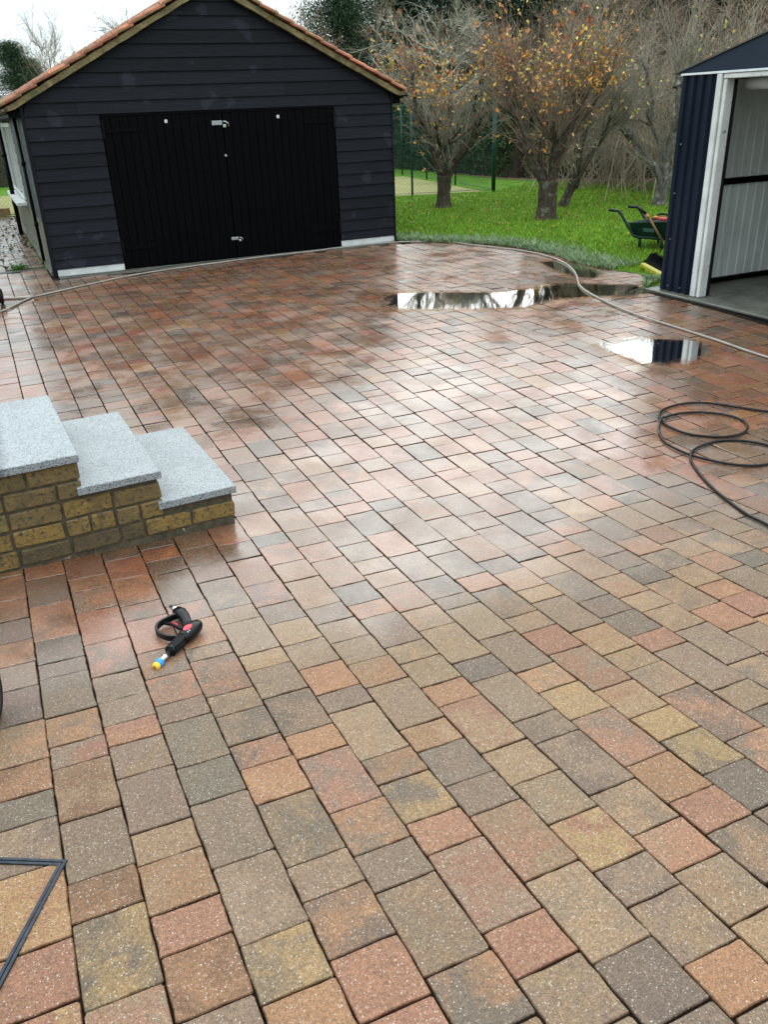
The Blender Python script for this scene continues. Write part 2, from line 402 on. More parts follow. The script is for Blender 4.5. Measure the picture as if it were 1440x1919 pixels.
t.set(Base_Color=t.ramp(t.noise(P, 1.2, 6, .6), .3, .7, (.11, .115, .02, 1), (.20, .18, .045, 1)), Roughness=.85); MAT['court'] = t.m
t = NT('leaf_litter'); P = t.pos()
t.set(Base_Color=t.ramp(t.noise(P, 7, 6, .7), .3, .7, (.05, .03, .016, 1), (.19, .115, .065, 1)), Roughness=.9); t.bump(t.noise(P, 30, 5), 1, .04); MAT['litter'] = t.m
t = NT('mud'); P = t.pos()
t.set(Base_Color=t.ramp(t.noise(P, 20, 6, .7), .3, .7, (.05, .045, .02, 1), (.15, .12, .07, 1)), Roughness=.4); t.bump(t.noise(P, 40, 5), 1, .02); MAT['mud'] = t.m

# ------------------------------------------------------------------ ground levels
def ground_z(x, y):
    """the drive falls away from the house, then lies level towards the garage"""
    a = .018 * (y - 3.9) ** 2 if y < 3.9 else 0.0
    if y < 0: a = .018 * 3.9 ** 2 - .1404 * y
    u = min(max((6 - y) / 3.5, 0), 1); u = u * u * (3 - 2 * u)
    return a - .047 * 2.5 * math.tanh(x / 2.5) * u

# ground: one sheet to the horizon, sunk under the drive
xs = [-400, -120, -40, -12, -3.2, 5.95, 9, 14, 22, 40, 120, 400]
ys = [-400, -100, -20, -3.2, 11.05, 12, 14, 20, 30, 60, 150, 500]
gv = []; gf = []
for j, y in enumerate(ys):
    for i, x in enumerate(xs):
        gv.append((x, y, -.55 if (4 <= i <= 5 and 3 <= j <= 4) else -.012))
nx = len(xs)
for j in range(len(ys) - 1):
    for i in range(nx - 1): gf.append((j * nx + i, j * nx + i + 1, (j + 1) * nx + i + 1, (j + 1) * nx + i))
o = MB().add(gv, gf).build('ground', MAT['turf']); tag(o, kind='structure')

# ------------------------------------------------------------------ the block-paved drive
C0, DC = -.16, .163
PAV = {-1: ([1.26, 1.43, 1.68, 1.86, 1.98, 2.13, 2.34, 2.55, 2.71, 2.88, 3.05, 3.22, 3.44], 'R YO PG D Ob OB PD PG bO P Ob Ob'), 0: ([1.22, 1.46, 1.59, 1.82, 2.06, 2.17, 2.33, 2.57, 2.67, 2.84, 3.12, 3.37], 'DY Ob PG bB PR OP GD P PD bO Db'), 1: ([1.11, 1.28, 1.4, 1.57, 1.69, 1.93, 2.09, 2.2, 2.34, 2.5, 2.73, 2.99, 3.17, 3.29], 'Ob R OB B P BP RO G PG DR R RP Ob'), 2: ([1.07, 1.23, 1.48, 1.73, 1.9, 2.13, 2.24, 2.41, 2.59, 2.84, 2.97, 3.21, 3.4], 'YG G P D DG P PR ? R DR Ob R'), 3: ([1.11, 1.28, 1.4, 1.65, 1.81, 1.93, 2.09, 2.21, 2.45, 2.54, 2.74, 2.89, 3.18, 3.31, 3.44], 'PO GB DB O RD DB GB PR BD O RP GD PD OR'), 4: ([0.81, 0.98, 1.23, 1.36, 1.53, 1.78, 1.9, 2.12, 2.3, 2.41, 2.65, 2.77, 3.03, 3.19, 3.36], 'DO BG P OD RP O DG G BY G BG GD P P'), 5: ([0.73, 0.89, 1.02, 1.28, 1.4, 1.57, 1.69, 1.95, 2.06, 2.23, 2.4, 2.57, 2.72, 2.91, 3.16], 'GB R GR OR DY PO GB PG OR PG BY DG PR RB'), 6: ([0.68, 0.85, 1.1, 1.35, 1.48, 1.65, 1.77, 2.02, 2.18, 2.34, 2.49, 2.62, 2.87, 3.04, 3.23], 'DP BG BR P PD BO GB GO BG GB GP OB BO RP'), 7: ([0.63, 0.76, 0.93, 1.05, 1.23, 1.4, 1.56, 1.82, 1.94, 2.1, 2.22, 2.45, 2.57, 2.74, 2.99, 3.16], 'O PB PG YR GB B RB O BG BG GP O D BR GR'), 8: ([0.79, 0.96, 1.1, 1.27, 1.52, 1.64, 1.89, 2.02, 2.27, 2.43, 2.65, 2.78, 2.91, 3.08], 'GB RB GB PG GP G D GB GB RB GB PB DG'), 9: ([0.84, 1.02, 1.15, 1.32, 1.57, 1.74, 1.87, 2.11, 2.36, 2.46, 2.63, 2.88], 'DB R O PR BY OB GP G PG DP GP'), 10: ([1.19, 1.36, 1.49, 1.66, 1.91, 2.08, 2.2, 2.44, 2.57, 2.81, 2.93], 'DY Y BO RG R BG BD O GD G'), 11: ([1.27, 1.54, 1.7, 1.82, 2, 2.25, 2.36, 2.53, 2.66, 2.9], 'RP GB YG BO G BY B GD OB'), 12: ([1.35, 1.48, 1.75, 1.87, 2.03, 2.17, 2.41, 2.58], 'GB PG R PD P DB B'), 13: ([1.57, 1.82, 1.99, 2.12, 2.29, 2.54, 2.66], 'PG B GB BO B O'), 14: ([1.73, 1.91, 2.16, 2.31, 2.45], 'RO BG D P')}
PALETTE = {'G': (.280, .200, .140), 'D': (.190, .146, .114), 'P': (.240, .168, .128), 'R': (.345, .180, .118), 'O': (.370, .205, .115),
           'B': (.330, .222, .138), 'Y': (.360, .240, .122), 'b': (.255, .142, .082)}
LAWN_EDGE = [(6.02, 6.62), (6.36, 6.95), (6.49, 7.24), (6.43, 7.5), (6.36, 7.88), (6.38, 8.29), (6.54, 8.92), (6.47, 9.72), (6.23, 10.30), (5.81, 10.79), (5.50, 11.16), (5.46, 11.5)]
def lawn_x(y):
    for (a, b), (c, d) in zip(LAWN_EDGE, LAWN_EDGE[1:]):
        if b <= y <= d: return a + (c - a) * (y - b) / (d - b)
    return 6.02
rng = random.Random(11)
def rand_cols(r, grey=False):
    k = r.choices('GPDROBYb', (22, 20, 10, 14, 15, 15, 4, 6) if not grey else (40, 20, 30, 3, 3, 5, 1, 2))[0]
    j = r.choices('GPDROBYb', (24, 18, 12, 12, 12, 16, 6, 4))[0] if r.random() < .55 else k
    return k, j
def shade(c, r):
    f = .55 * r.uniform(.85, 1.15); return tuple(min(.8, q * f * t_ * r.uniform(.97, 1.03)) for q, t_ in zip(PALETTE[c], (1.055, .98, .885)))
blocks = []
for k in range(-9, 44):
    x0 = C0 + k * DC; x1 = x0 + DC
    base, cols = (PAV[k][0], PAV[k][1].split()) if k in PAV else ([rng.uniform(2, 2.2)], [])
    joints = list(base); cl = list(cols)
    while joints[0] > .15:
        joints.insert(0, joints[0] - rng.choice((.124, .165, .165, .248, .248))); cl.insert(0, '?')
    last = None
    while joints[-1] < 20:
        L = rng.choice((.124, .165, .165, .248, .248))
        joints.append(joints[-1] + L); cl.append('?')
    for a, b, c in zip(joints, joints[1:], cl):
        xc, yc = (x0 + x1) / 2, (a + b) / 2
        grey = False
        if yc > 11.02:                       # strip in front of the garage and the side path
            if xc > .62 or yc > 19.8: continue
            if 12.02 < yc < 12.2: continue
            grey = yc > 12.1
        if yc > 6.5 and xc > lawn_x(yc) + .12: continue
        if yc <= 6.6 and xc > 5.93: continue
        if -1 < xc < .70 and 3.62 < yc < 4.35: continue       # under the steps
        if c == '?': k1, k2 = rand_cols(rng, grey)
        elif len(c) == 1: k1 = k2 = c
        else: k1, k2 = c
        blocks.append((x0, x1, a, b, shade(k1, rng), shade(k2, rng)))
def block_rank(b):
    p = to_px((b[0] + b[1]) / 2, (b[2] + b[3]) / 2, 0)
    if p is None or not (-60 < p[0] < 1500 and -60 < p[1] < 1990): return 1e9
    return p[2]
blocks.sort(key=block_rank)

def block_geo(b, near, r):
    x0, x1, y0, y1, ca, cb = b
    g = .0013 if near else .0028
    x0 += g; x1 -= g; y0 += g; y1 -= g
    ts = (.022, .2, .42, .61, .8, .978) if near else (.03, .97)
    C = [(x0, y0), (x1, y0), (x1, y1), (x0, y1)]
    jx, jy = r.uniform(-.0012, .0012), r.uniform(-.0012, .0012)
    out = []
    for i in range(4):
        (ax, ay), (bx, by) = C[i], C[(i + 1) % 4]
        for q in ts:
            jit = .0017 if near else .0008
            out.append((ax + (bx - ax) * q + r.uniform(-jit, jit) + jx, ay + (by - ay) * q + r.uniform(-jit, jit) + jy))
    cx, cy = (x0 + x1) / 2, (y0 + y1) / 2
    dz = r.uniform(-.0022, .0022); tx, ty = r.uniform(-.010, .010), r.uniform(-.008, .008)
    if near: dz *= .8
    n = len(out); V = []
    for ring in range(3):
        for (px, py) in out:
            z = ground_z(px, py) + dz + tx * (px - cx) + ty * (py - cy)
            if ring == 0: V.append((px, py, z - .030))
            elif ring == 1: V.append((px, py, z - .0034))
            else:
                L = math.hypot(px - cx, py - cy); q = 1 - .0034 / L
                V.append((cx + (px - cx) * q, cy + (py - cy) * q, z + r.uniform(-.0006, .0003)))
    F = []
    for ring in range(2):
        for i in range(n):
            j = (i + 1) % n
            F.append((ring * n + i, ring * n + j, (ring + 1) * n + j, (ring + 1) * n + i))
    F.append(tuple(range(2 * n, 3 * n)))
    return V, F, [0, 0, 1]
def colour_points(me, ca, cb, counts=None):
    for nm, c in (('ca', ca), ('cb', cb)):
        a = me.color_attributes.new(nm, 'FLOAT_COLOR', 'POINT')
        a.data.foreach_set('color', np.asarray(c, np.float32).ravel())

# bedding sheet under the blocks follows the same levels
NXg, NYg = 40, 110
V = []; F = []
for j in range(NYg + 1):
    for i in range(NXg + 1):
        x = -3 + 9.0 * i / NXg; y = -2.5 + 13.6 * j / NYg
        V.append((x, y, ground_z(x, y) - .013))
for j in range(NYg):
    for i in range(NXg):
        a = j * (NXg + 1) + i; F.append((a, a + 1, a + NXg + 2, a + NXg + 1))
n0 = len(V); V += [(-3, 11.1, -.013), (.74, 11.1, -.013), (.74, 20, -.013), (-3, 20, -.013)]; F.append((n0, n0 + 1, n0 + 2, n0 + 3))
n0 = len(V); V += [(6, 6.55, -.013), (6.75, 6.55, -.013), (6.75, 10.5, -.013), (6, 11.1, -.013)]; F.append((n0, n0 + 1, n0 + 2, n0 + 3))
drive = MB().add(V, F).build('driveway', MAT['joint']); tag(drive, 'block-paved drive of mixed red, buff and charcoal pavers', kind='structure')
r2 = random.Random(5)
NEAR = 300
for b in blocks[:NEAR]:
    V, F, al = block_geo(b, True, r2); n3 = len(V) // 3
    o = MB().add(V, F).build('paver', MAT['paver'], drive)
    colour_points(o.data, [b[4] + (q,) for q in al for _ in range(n3)], [b[5] + (1,)] * len(V))
BV = []; BF = []; BA = []; BB = []
for b in blocks[NEAR:]:
    V, F, al = block_geo(b, False, r2); o_ = len(BV); n3 = len(V) // 3
    BV += V; BF += [tuple(i + o_ for i in f) for f in F]; BA += [b[4] + (q,) for q in al for _ in range(n3)]; BB += [b[5] + (1,)] * len(V)
o = MB().add(BV, BF).build('far_pavers', MAT['paver'], drive); colour_points(o.data, BA, BB); tag(o, kind='stuff')

# ------------------------------------------------------------------ standing water
def blob(pts, seg=9, jit=.02, seed=1):
    r = random.Random(seed); n = len(pts); out = []
    for i in range(n):
        p0, p1, p2, p3 = (Vector(pts[(i + k - 1) % n]) for k in range(4))
        for s in range(seg):
            q = s / seg
            v = .5 * ((2 * p1) + (-p0 + p2) * q + (2 * p0 - 5 * p1 + 4 * p2 - p3) * q * q + (-p0 + 3 * p1 - 3 * p2 + p3) * q ** 3)
            out.append((v.x + r.uniform(-jit, jit), v.y + r.uniform(-jit, jit)))
    return out
PUD = [([(3.45, 7.5), (3.7, 7.85), (4.32, 7.56), (4.64, 7.3), (5.02, 7.25), (5.35, 6.95), (5.0, 6.68), (4.49, 6.62), (3.97, 6.88), (3.5, 7.2)], .0030, 'long puddle mirroring white sky in the middle of the drive'),
       ([(4.30, 5.42), (4.62, 5.36), (4.80, 5.05), (5.0, 4.78), (4.70, 4.46), (4.30, 4.50), (4.25, 4.85)], -.0165, 'puddle near the black hose coil mirroring the shed corner'),
       ([(6.05, 8.5), (6.31, 8.35), (6.25, 7.68), (5.95, 7.3), (5.83, 7.65)], .0030, 'brown puddle at the bend of the beige hose'),
       ([(5.05, 7.18), (5.48, 7.32), (5.75, 7.05), (6.05, 6.75), (5.9, 6.42), (5.62, 6.42), (5.35, 6.60), (5.06, 6.7)], .0028, 'shallow puddle by the shed slab corner'),
       ([(.0, 9.5), (.45, 9.9), (.62, 10.1), (.5, 10.3), (.1, 10.15), (-.3, 9.9), (-.3, 9.4)], .0026, 'thin puddle under the hose end by the garage corner')]
for i, (pts, z, lab) in enumerate(PUD):
    out = blob(pts, seed=i); cx, cy = sum(p[0] for p in out) / len(out), sum(p[1] for p in out) / len(out); n = len(out)
    V = []; C = []
    for k, dz in ((1.26, 0), (1.0, 0), (.66, 0)):
        V += [(cx + (x - cx) * k, cy + (y - cy) * k, z) for x, y in out]; C += [({1.26: 0, 1.0: .48, .66: 1}[k],) * 3 + (1,)] * n
    F = [(r_ * n + a, r_ * n + (a + 1) % n, (r_ + 1) * n + (a + 1) % n, (r_ + 1) * n + a) for r_ in (0, 1) for a in range(n)] + [tuple(range(2 * n, 3 * n))]
    o = MB().add(V, F).build('puddle', MAT['water']); colour_points(o.data, C, C)
    tag(o, lab, 'puddle', 'rain puddles on the drive')

# recessed tray cover: steel edge frame lying across the blocks
fr = empty('inspection_cover_frame', (-.153, 1.67, ground_z(-.153, 1.67)))
tag(fr, 'blue-black steel inspection cover frame set in the paving at the bottom corner', 'manhole frame')
c0v = Vector((-.150, 1.672)); e1 = Vector((-.453, -.892)).normalized(); e2 = Vector((-.872, .490)).normalized()
def strip(a, b, w, side, z0, z1):
    """bar from a to b, width w towards side"""
    m = MB(); q = [a, b, b + side * w, a + side * w]
    v = [(p.x, p.y, ground_z(p.x, p.y) + z0) for p in q] + [(p.x, p.y, ground_z(p.x, p.y) + z1) for p in q]
    return m.add(v, [(3, 2, 1, 0), (4, 5, 6, 7), (0, 1, 5, 4), (1, 2, 6, 5), (2, 3, 7, 6), (3, 0, 4, 7)])
W_, H_ = .62, .46
corners = [c0v, c0v + e1 * W_, c0v + e1 * W_ + e2 * H_, c0v + e2 * H_]
for i in range(4):
    a, b = corners[i], corners[(i + 1) % 4]; d = (b - a).normalized(); ins = (corners[(i + 2) % 4] - b).normalized()
    strip(a, b, .0075, ins, -.02, .0042).build('outer_edge', MAT['frame_steel'], fr)
    strip(a + d * .0075 + ins * .0075, b - d * .0075 + ins * .0075, .003, ins, -.02, -.001).build('seal_gap', MAT['rubber'], fr)
    strip(a + d * .0105 + ins * .0105, b - d * .0105 + ins * .0105, .0075, ins, -.02, .0036).build('inner_edge', MAT['frame_steel'], fr)

# ------------------------------------------------------------------ granite steps with brick side
st = empty('entrance_steps', (.6, 3.5, 0)); tag(st, 'three grey granite steps on a yellow stock brick base', 'steps')
PIV = Vector((.806, 3.535, 0)); ROT = Matrix.Translation(PIV) @ Matrix.Rotation(R(2.2), 4, 'Z') @ Matrix.Translation(-PIV)
XB = [.806, .474, .146]          # right-hand faces of the three steps
YF, YB = 3.52, 4.44
ZT = [.182, .334, .486]; SL = .036
for i in range(3):
    x0 = (XB[i + 1] - .022 if i < 2 else -1.1); x1 = XB[i] + .012
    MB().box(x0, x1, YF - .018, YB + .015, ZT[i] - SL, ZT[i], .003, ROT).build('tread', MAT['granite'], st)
core = MB()
for i in range(3):
    core.box((XB[i + 1] - .008 if i < 2 else -1.1), XB[i] - .008 - .001 * i, YF + .008 + .001 * i, YB - .008 - .001 * i, -.06, ZT[i] - SL - .001, 0, ROT)
core.build('mortar', MAT['mortar'], st)
def brick_obj(x0, x1, y0, y1, z0, z1, r, parent, M):
    m = MB(); m.box(x0, x1, y0, y1, z0, z1, .005, M)
    m.v = [(a + r.uniform(-.0035, .0035), b + r.uniform(-.003, .003), c + r.uniform(-.0035, .0035)) for a, b, c in m.v]
    o = m.build('brick', MAT['brick'], parent)
    A = [(.23, .135, .025), (.15, .10, .028), (.26, .155, .028), (.13, .085, .022), (.10, .066, .022), (.075, .052, .02), (.19, .115, .03), (.12, .078, .022)]
    ca = r.choice(A); cb = r.choice(A)
    colour_points(o.data, [ca + (1,)] * len(m.v), [cb + (1,)] * len(m.v)); return o
r3 = random.Random(8)
HB, MJ = .0745, .0125
for row in range(6):
    z1 = ZT[2] - SL - .003 - row * (HB + MJ); z0 = z1 - HB
    if z0 < .012: z0 = .012
    if z1 - z0 < .02: break
    # right end of this course
    right = XB[2] if z1 > ZT[1] - SL + .01 else (XB[1] if z1 > ZT[0] - SL + .01 else XB[0])
    # front face
    x = right; first = True
    while x > -1.05:
        L = r3.choice((.205, .205, .205, .098)) if not first else (.098 if row % 2 else .205)
        xa = max(x - L, -1.1)
        brick_obj(xa, x, YF, YF + .04, z0, z1, r3, st, ROT); x = xa - .011; first = False
    # right-hand end (riser side)
    y = YF + .05
    while y < YB - .05:
        L = r3.choice((.205, .098)); yb = min(y + L, YB)
        brick_obj(right - .04, right - .0015, y, yb, z0, z1, r3, st, ROT); y = yb + .011
    # back face
    x = right - .05
    while x > -1.0:
        brick_obj(max(x - .205, -1.1), x, YB - .04, YB, z0, z1, r3, st, ROT); x -= .216

# ------------------------------------------------------------------ black weatherboarded garage
GX0, GX1, GY, GYB = .72, 5.44, 11.30, 19.5
APX, APZ, SLOPE = 3.08, 3.165, .5015
gar = empty('garage', (3.08, GY, 0)); tag(gar, 'black weatherboarded garage with double doors and clay tiled gable roof', 'garage')
def roof_z(x): return APZ - abs(x - APX) * SLOPE
# walls behind the cladding
w = MB(); w.prism([(GX0 + .03, 0), (GX1 - .03, 0), (GX1 - .03, roof_z(GX1) - .04), (APX, APZ - .06), (GX0 + .03, roof_z(GX0) - .04)], GY + .03, GY + .10)
w.box(GX1 - .12, GX1 - .03, GY + .1, GYB, 0, roof_z(GX1) - .05); w.box(GX0 + .12, GX1 - .12, GYB - .1, GYB, 0, 1.9)
w.build('wall', MAT['board'], gar)
zl = [.085, .20, .348, .494, .644, .80, .95, 1.10, 1.245, 1.395, 1.545, 1.688, 1.812, 1.948, 2.104, 2.25, 2.395, 2.54, 2.686, 2.83, 2.975, 3.10]
DX0, DX1, DZ = 1.572, 4.588, 1.795
r4 = random.Random(4)
def board(xa, xb, z0, z1, cutl=False, cutr=False):
    """one lapped board: thick lower edge, feathered top; ends follow the gable slope"""
    def xl(z): return max(xa, APX - (APZ - .045 - z) / SLOPE) if cutl else xa
    def xr(z): return min(xb, APX + (APZ - .045 - z) / SLOPE) if cutr else xb
    zt = z1 + .012
    if xr(zt) - xl(zt) < .02: zt = min(zt, APZ - .06)
    yo = r4.uniform(-.0015, .0015)
    a = [(xl(z0), z0), (xr(z0), z0), (xr(zt), zt), (xl(zt), zt)]
    yf = [GY - .024 + yo, GY - .024 + yo, GY - .004 + yo, GY - .004 + yo]
    V = [(p[0], y, p[1]) for p, y in zip(a, yf)] + [(p[0], GY + .028, p[1]) for p in a]
    return MB().add(V, [(0, 1, 2, 3), (7, 6, 5, 4), (0, 4, 5, 1), (1, 5, 6, 2), (2, 6, 7, 3), (3, 7, 4, 0)]).build('board', MAT['board'], gar)
SPL = {12: [1.319, 4.792], 13: [3.934], 14: [1.841], 15: [3.942], 17: [2.3], 10: [], 18: [3.5]}
for i in range(len(zl) - 1):
    z0, z1 = zl[i] + .001, zl[i + 1]
    hi = z1 > 1.9
    if i < 12:
        board(GX0, DX0 - .012, z0, z1); board(DX1 + .012, GX1, z0, z1)
    else:
        xs_ = [GX0] + SPL.get(i, []) + [GX1]
        for a, b in zip(xs_, xs_[1:]): board(a + .0015, b - .0015, z0, z1, hi, hi)
MB().prism([(APX - .12, 3.10), (APX + .12, 3.10), (APX, 3.152)], GY - .02, GY + .02).build('board', MAT['board'], gar)
MB().box(GX0 - .035, GX0 - .001, GY - .03, GY + .08, .0, 1.93).build('corner_board', MAT['board'], gar)
MB().box(GX1 + .001, GX1 + .02, GY - .028, GY + .05, .0, 1.93).build('corner_board', MAT['board'], gar)
# white plinths
for a, b in ((GX0 + .02, DX0 - .01), (DX1 + .012, GX1 - .005)):
    m = MB().box(a, b, GY - .012, GY + .02, .0, .082, .006)
    m.v = [(x, y + r4.uniform(-.004, .002), z + r4.uniform(-.004, .002)) for x, y, z in m.v]; m.build('plinth', MAT['white'], gar)
# doors
MB().box(DX0 - .010, DX1 + .010, GY - .018, GY + .03, DZ - .015, 1.811).build('door_head', MAT['door'], gar)
for s, (a, b) in enumerate(((DX0, 3.055), (3.063, DX1))):
    leaf = MB().box(a + .004, b - .004, GY - .002, GY + .025, .012, DZ - .02).build('door_leaf', MAT['door'], gar)
    n = 14; wv = (b - a) / n
    for i in range(n):
        x0 = a + i * wv
        m = MB(); e = .004; yj = r4.uniform(-.0012, .0012)
        m.prism([(x0 + .0012, GY - .003), (x0 + .0012, GY - .012 + yj), (x0 + e + .003, GY - .017 + yj), (x0 + wv - e - .003, GY - .017 + yj), (x0 + wv - .0012, GY - .012 + yj), (x0 + wv - .0012, GY - .003)], .012 + r4.uniform(0, .006), DZ - .022, 'Z')
        m.build('plank', MAT['door'], leaf)
    for z in (1.60, .235):
        x0 = a + .03 if s == 0 else b - .43
        MB().box(x0, x0 + .40, GY - .026, GY - .018, z, z + .05, .002).build('strap_hinge', MAT['door'], leaf)
        hx = a - .004 if s == 0 else b - .022
        MB().tube([(hx + .013, GY - .03, z - .06), (hx + .013, GY - .03, z + .14)], .014, 10).build('hinge_knuckle', MAT['black_iron'], leaf)
        for q in range(4):
            xq = x0 + .05 + q * .10
            MB().tube([(xq, GY - .031, z + .025), (xq, GY - .025, z + .025)], .008, 8).build('bolt_head', MAT['black_iron'], leaf)
    xc = 2.345 if s == 0 else 3.80
    MB().box(xc - .018, xc + .018, GY - .022, GY - .0175, 1.685, 1.722, .002).build('white_tag', MAT['white'], leaf)
# galvanised hasps with padlocks
for x, z, big in ((3.03, 1.635, 1), (3.085, .235, .72)):
    h = MB().box(x - .115 * big, x + .02 * big, GY - .029, GY - .0185, z, z + .052 * big, .003).build('hasp_plate', MAT['galv'], gar)
    pts = [(x + .02 * big, GY - .03, z + .035 * big), (x + .05 * big, GY - .045, z + .04 * big), (x + .085 * big, GY - .045, z + .02 * big), (x + .10 * big, GY - .04, z - .02 * big)]
    MB().tube(pts, .010 * big, 8).build('hasp_tail', MAT['galv'], h, True)
    MB().box(x + .022 * big, x + .062 * big, GY - .05, GY - .03, z - .03 * big, z + .008 * big, .004).build('padlock', MAT['steel'], h)
MB().tube([(3.05, GY - .03, 1.28), (3.05, GY - .018, 1.28)], .016, 12).build('lock_escutcheon', MAT['galv'], gar)

# roof: decking, verge, ridge and pantiles
RY0, RY1 = GY - .10, GYB + .15
OH = .20; OHR = .15
dk = MB()
for s in (-1, 1):
    xe = GX0 - OH if s < 0 else GX1 + OHR
    ze = roof_z(xe)
    dk.add([(xe, RY0 + .06, ze - .03), (APX, RY0 + .06, APZ - .03), (APX, RY1, APZ - .03), (xe, RY1, ze - .03),
            (xe, RY0 + .06, ze + .012), (APX, RY0 + .06, APZ + .012), (APX, RY1, APZ + .012), (xe, RY1, ze + .012)],
           [(0, 1, 2, 3), (7, 6, 5, 4), (0, 4, 5, 1), (1, 5, 6, 2), (2, 6, 7, 3), (3, 7, 4, 0)])
roof = dk.build('roof', MAT['verge'], gar)
for s in (-1, 1):
    xe = GX0 - OH + .02 if s < 0 else GX1 + OHR - .02
    n = 26; V = []
    top = []; bot = []
    for i in range(n + 1):
        x = xe + (APX - xe) * i / n; z = roof_z(x)
        top.append((x, z + .024 + r4.uniform(-.005, .005))); bot.append((x, z - .045 + (.0 if i else .02) + r4.uniform(-.004, .004)))
    poly = bot + top[::-1]
    m = MB().prism(poly if s > 0 else poly[::-1], RY0, RY0 + .055); m.build('verge_fillet', MAT['verge'], roof)
# pantile: S profile across (local x along ridge), length down the slope (local y), thin
def pantile_geo():
    prof = [(-.105, .012), (-.085, .030), (-.06, .036), (-.035, .028), (-.01, .008), (.03, .0), (.07, .002), (.105, .012)]
    V = []
    for y, dz in ((0, .012), (.245, 0)):
        for th in (0, -.021):
            V += [(x, -y, z + dz + th) for x, z in prof]
    n = len(prof); F = []
    # rows: 0 top@eave-end? order: y0 top, y0 bottom, y1 top, y1 bottom
    a, b, c, d = 0, n, 2 * n, 3 * n
    for i in range(n - 1):
        F += [(a + i, c + i, c + i + 1, a + i + 1), (b + i, b + i + 1, d + i + 1, d + i), (c + i, d + i, d + i + 1, c + i + 1), (a + i, a + i + 1, b + i + 1, b + i)]
    F += [(a, b, d, c), (a + n - 1, c + n - 1, d + n - 1, b + n - 1)]
    return V, F
tv, tf = pantile_geo()
tm = bpy.data.meshes.new('roof_tile'); tm.from_pydata(tv, [], tf); tm.materials.append(MAT['tile']); tm.update()
SL_LEN = math.hypot(APX - (GX0 - OH), (APX - (GX0 - OH)) * SLOPE)
ang = math.atan(SLOPE)
rest = MB()
ROWS = 13; COLS = 40
for s in (-1, 1):
    # local x -> world Y ; local -y (down) -> down the slope
    dx = Vector((s * math.cos(ang), 0, -math.sin(ang)))     # down-slope
    up = Vector((s * math.sin(ang), 0, math.cos(ang)))
    for c in range(COLS):
        for q in range(ROWS):
            STEP = (SL_LEN if s < 0 else SL_LEN - .055) / ROWS
            d0 = q * STEP - .03 + r4.uniform(-.008, .008)
            o0 = Vector((APX, RY0 + .070 + c * .20 + r4.uniform(-.014, .014), APZ + .012)) + dx * max(d0, 0) + up * (.026 + r4.uniform(-.006, .006))
            tilt = .115
            ydir = (-dx * math.cos(tilt) - up * math.sin(tilt))    # local +y = up-slope
            zdir = up * math.cos(tilt) - dx * math.sin(tilt)
            xdir = ydir.cross(zdir)
            M = Matrix(((xdir.x, ydir.x, zdir.x, o0.x), (xdir.y, ydir.y, zdir.y, o0.y), (xdir.z, ydir.z, zdir.z, o0.z), (0, 0, 0, 1)))
            if c < (11 if s < 0 else 7):
                o = link('roof_tile', tm, roof); o.matrix_local = M
            else:
                rest.add([tuple(M @ Vector(p)) for p in tv], tf)
o = rest.build('far_roof_tiles', MAT['tile'], roof); tag(o, kind='stuff')
for i in range(20):
    y0 = RY0 + .02 + i * .42
    m = MB(); pr = [(APX + .11 * math.cos(a), APZ + .025 + .085 * math.sin(a)) for a in [math.pi * k / 8 for k in range(9)]]
    m.prism(pr, y0, y0 + .412); m.build('ridge_tile', MAT['verge'], roof)
# moss cushions growing on the left slope near the ridge
mc = MB(); mc_r = random.Random(3)
for i in range(240):
    d0 = mc_r.uniform(.0, 1.0) ** 1.6 * 1.9; y = RY0 + .15 + mc_r.random() * 3.2
    p = Vector((APX, y, APZ)) + Vector((-math.cos(ang), 0, -math.sin(ang))) * d0 + Vector((-math.sin(ang), 0, math.cos(ang))) * .055
    s_ = mc_r.uniform(.02, .055)
    for k in range(6):
        a = mc_r.uniform(0, 6.28); tip = p + Vector((math.cos(a) * s_, math.sin(a) * s_, s_ * mc_r.uniform(.5, 1)))
        b1 = p + Vector((math.cos(a + 1.6), math.sin(a + 1.6), 0)) * s_ * .6; b2 = p - Vector((math.cos(a + 1.6), math.sin(a + 1.6), 0)) * s_ * .6
        mc.add([b1, b2, tip], [(0, 1, 2)])
o = mc.build('roof_moss', plain('moss', (.10, .11, .03), .9, 0, .4, 20), roof); tag(o, kind='stuff')
# boxed eaves, gutters
for s in (-1, 1):
    xi, xo = (GX0 - .036, GX0 - OH + .035) if s < 0 else (GX1 + .021, GX1 + .12)
    a, b = min(xi, xo), max(xi, xo); zt = min(roof_z(a), roof_z(b)) - .035
    MB().box(a, b, GY - .045, RY1 - .1, 1.805, zt).build('eaves_box', MAT['door'], gar)
    gx = xo + s * .045
    pts = [(gx + .045 * math.cos(q), 1.905 + .045 * math.sin(q)) for q in [math.pi + math.pi * k / 8 for k in range(9)]]
    inner = [(gx + .038 * math.cos(q), 1.905 + .038 * math.sin(q)) for q in [math.pi + math.pi * k / 8 for k in range(9)]]
    MB().prism(pts + inner[::-1], RY0 - .02, RY1).build('gutter', MAT['black_iron'], gar)
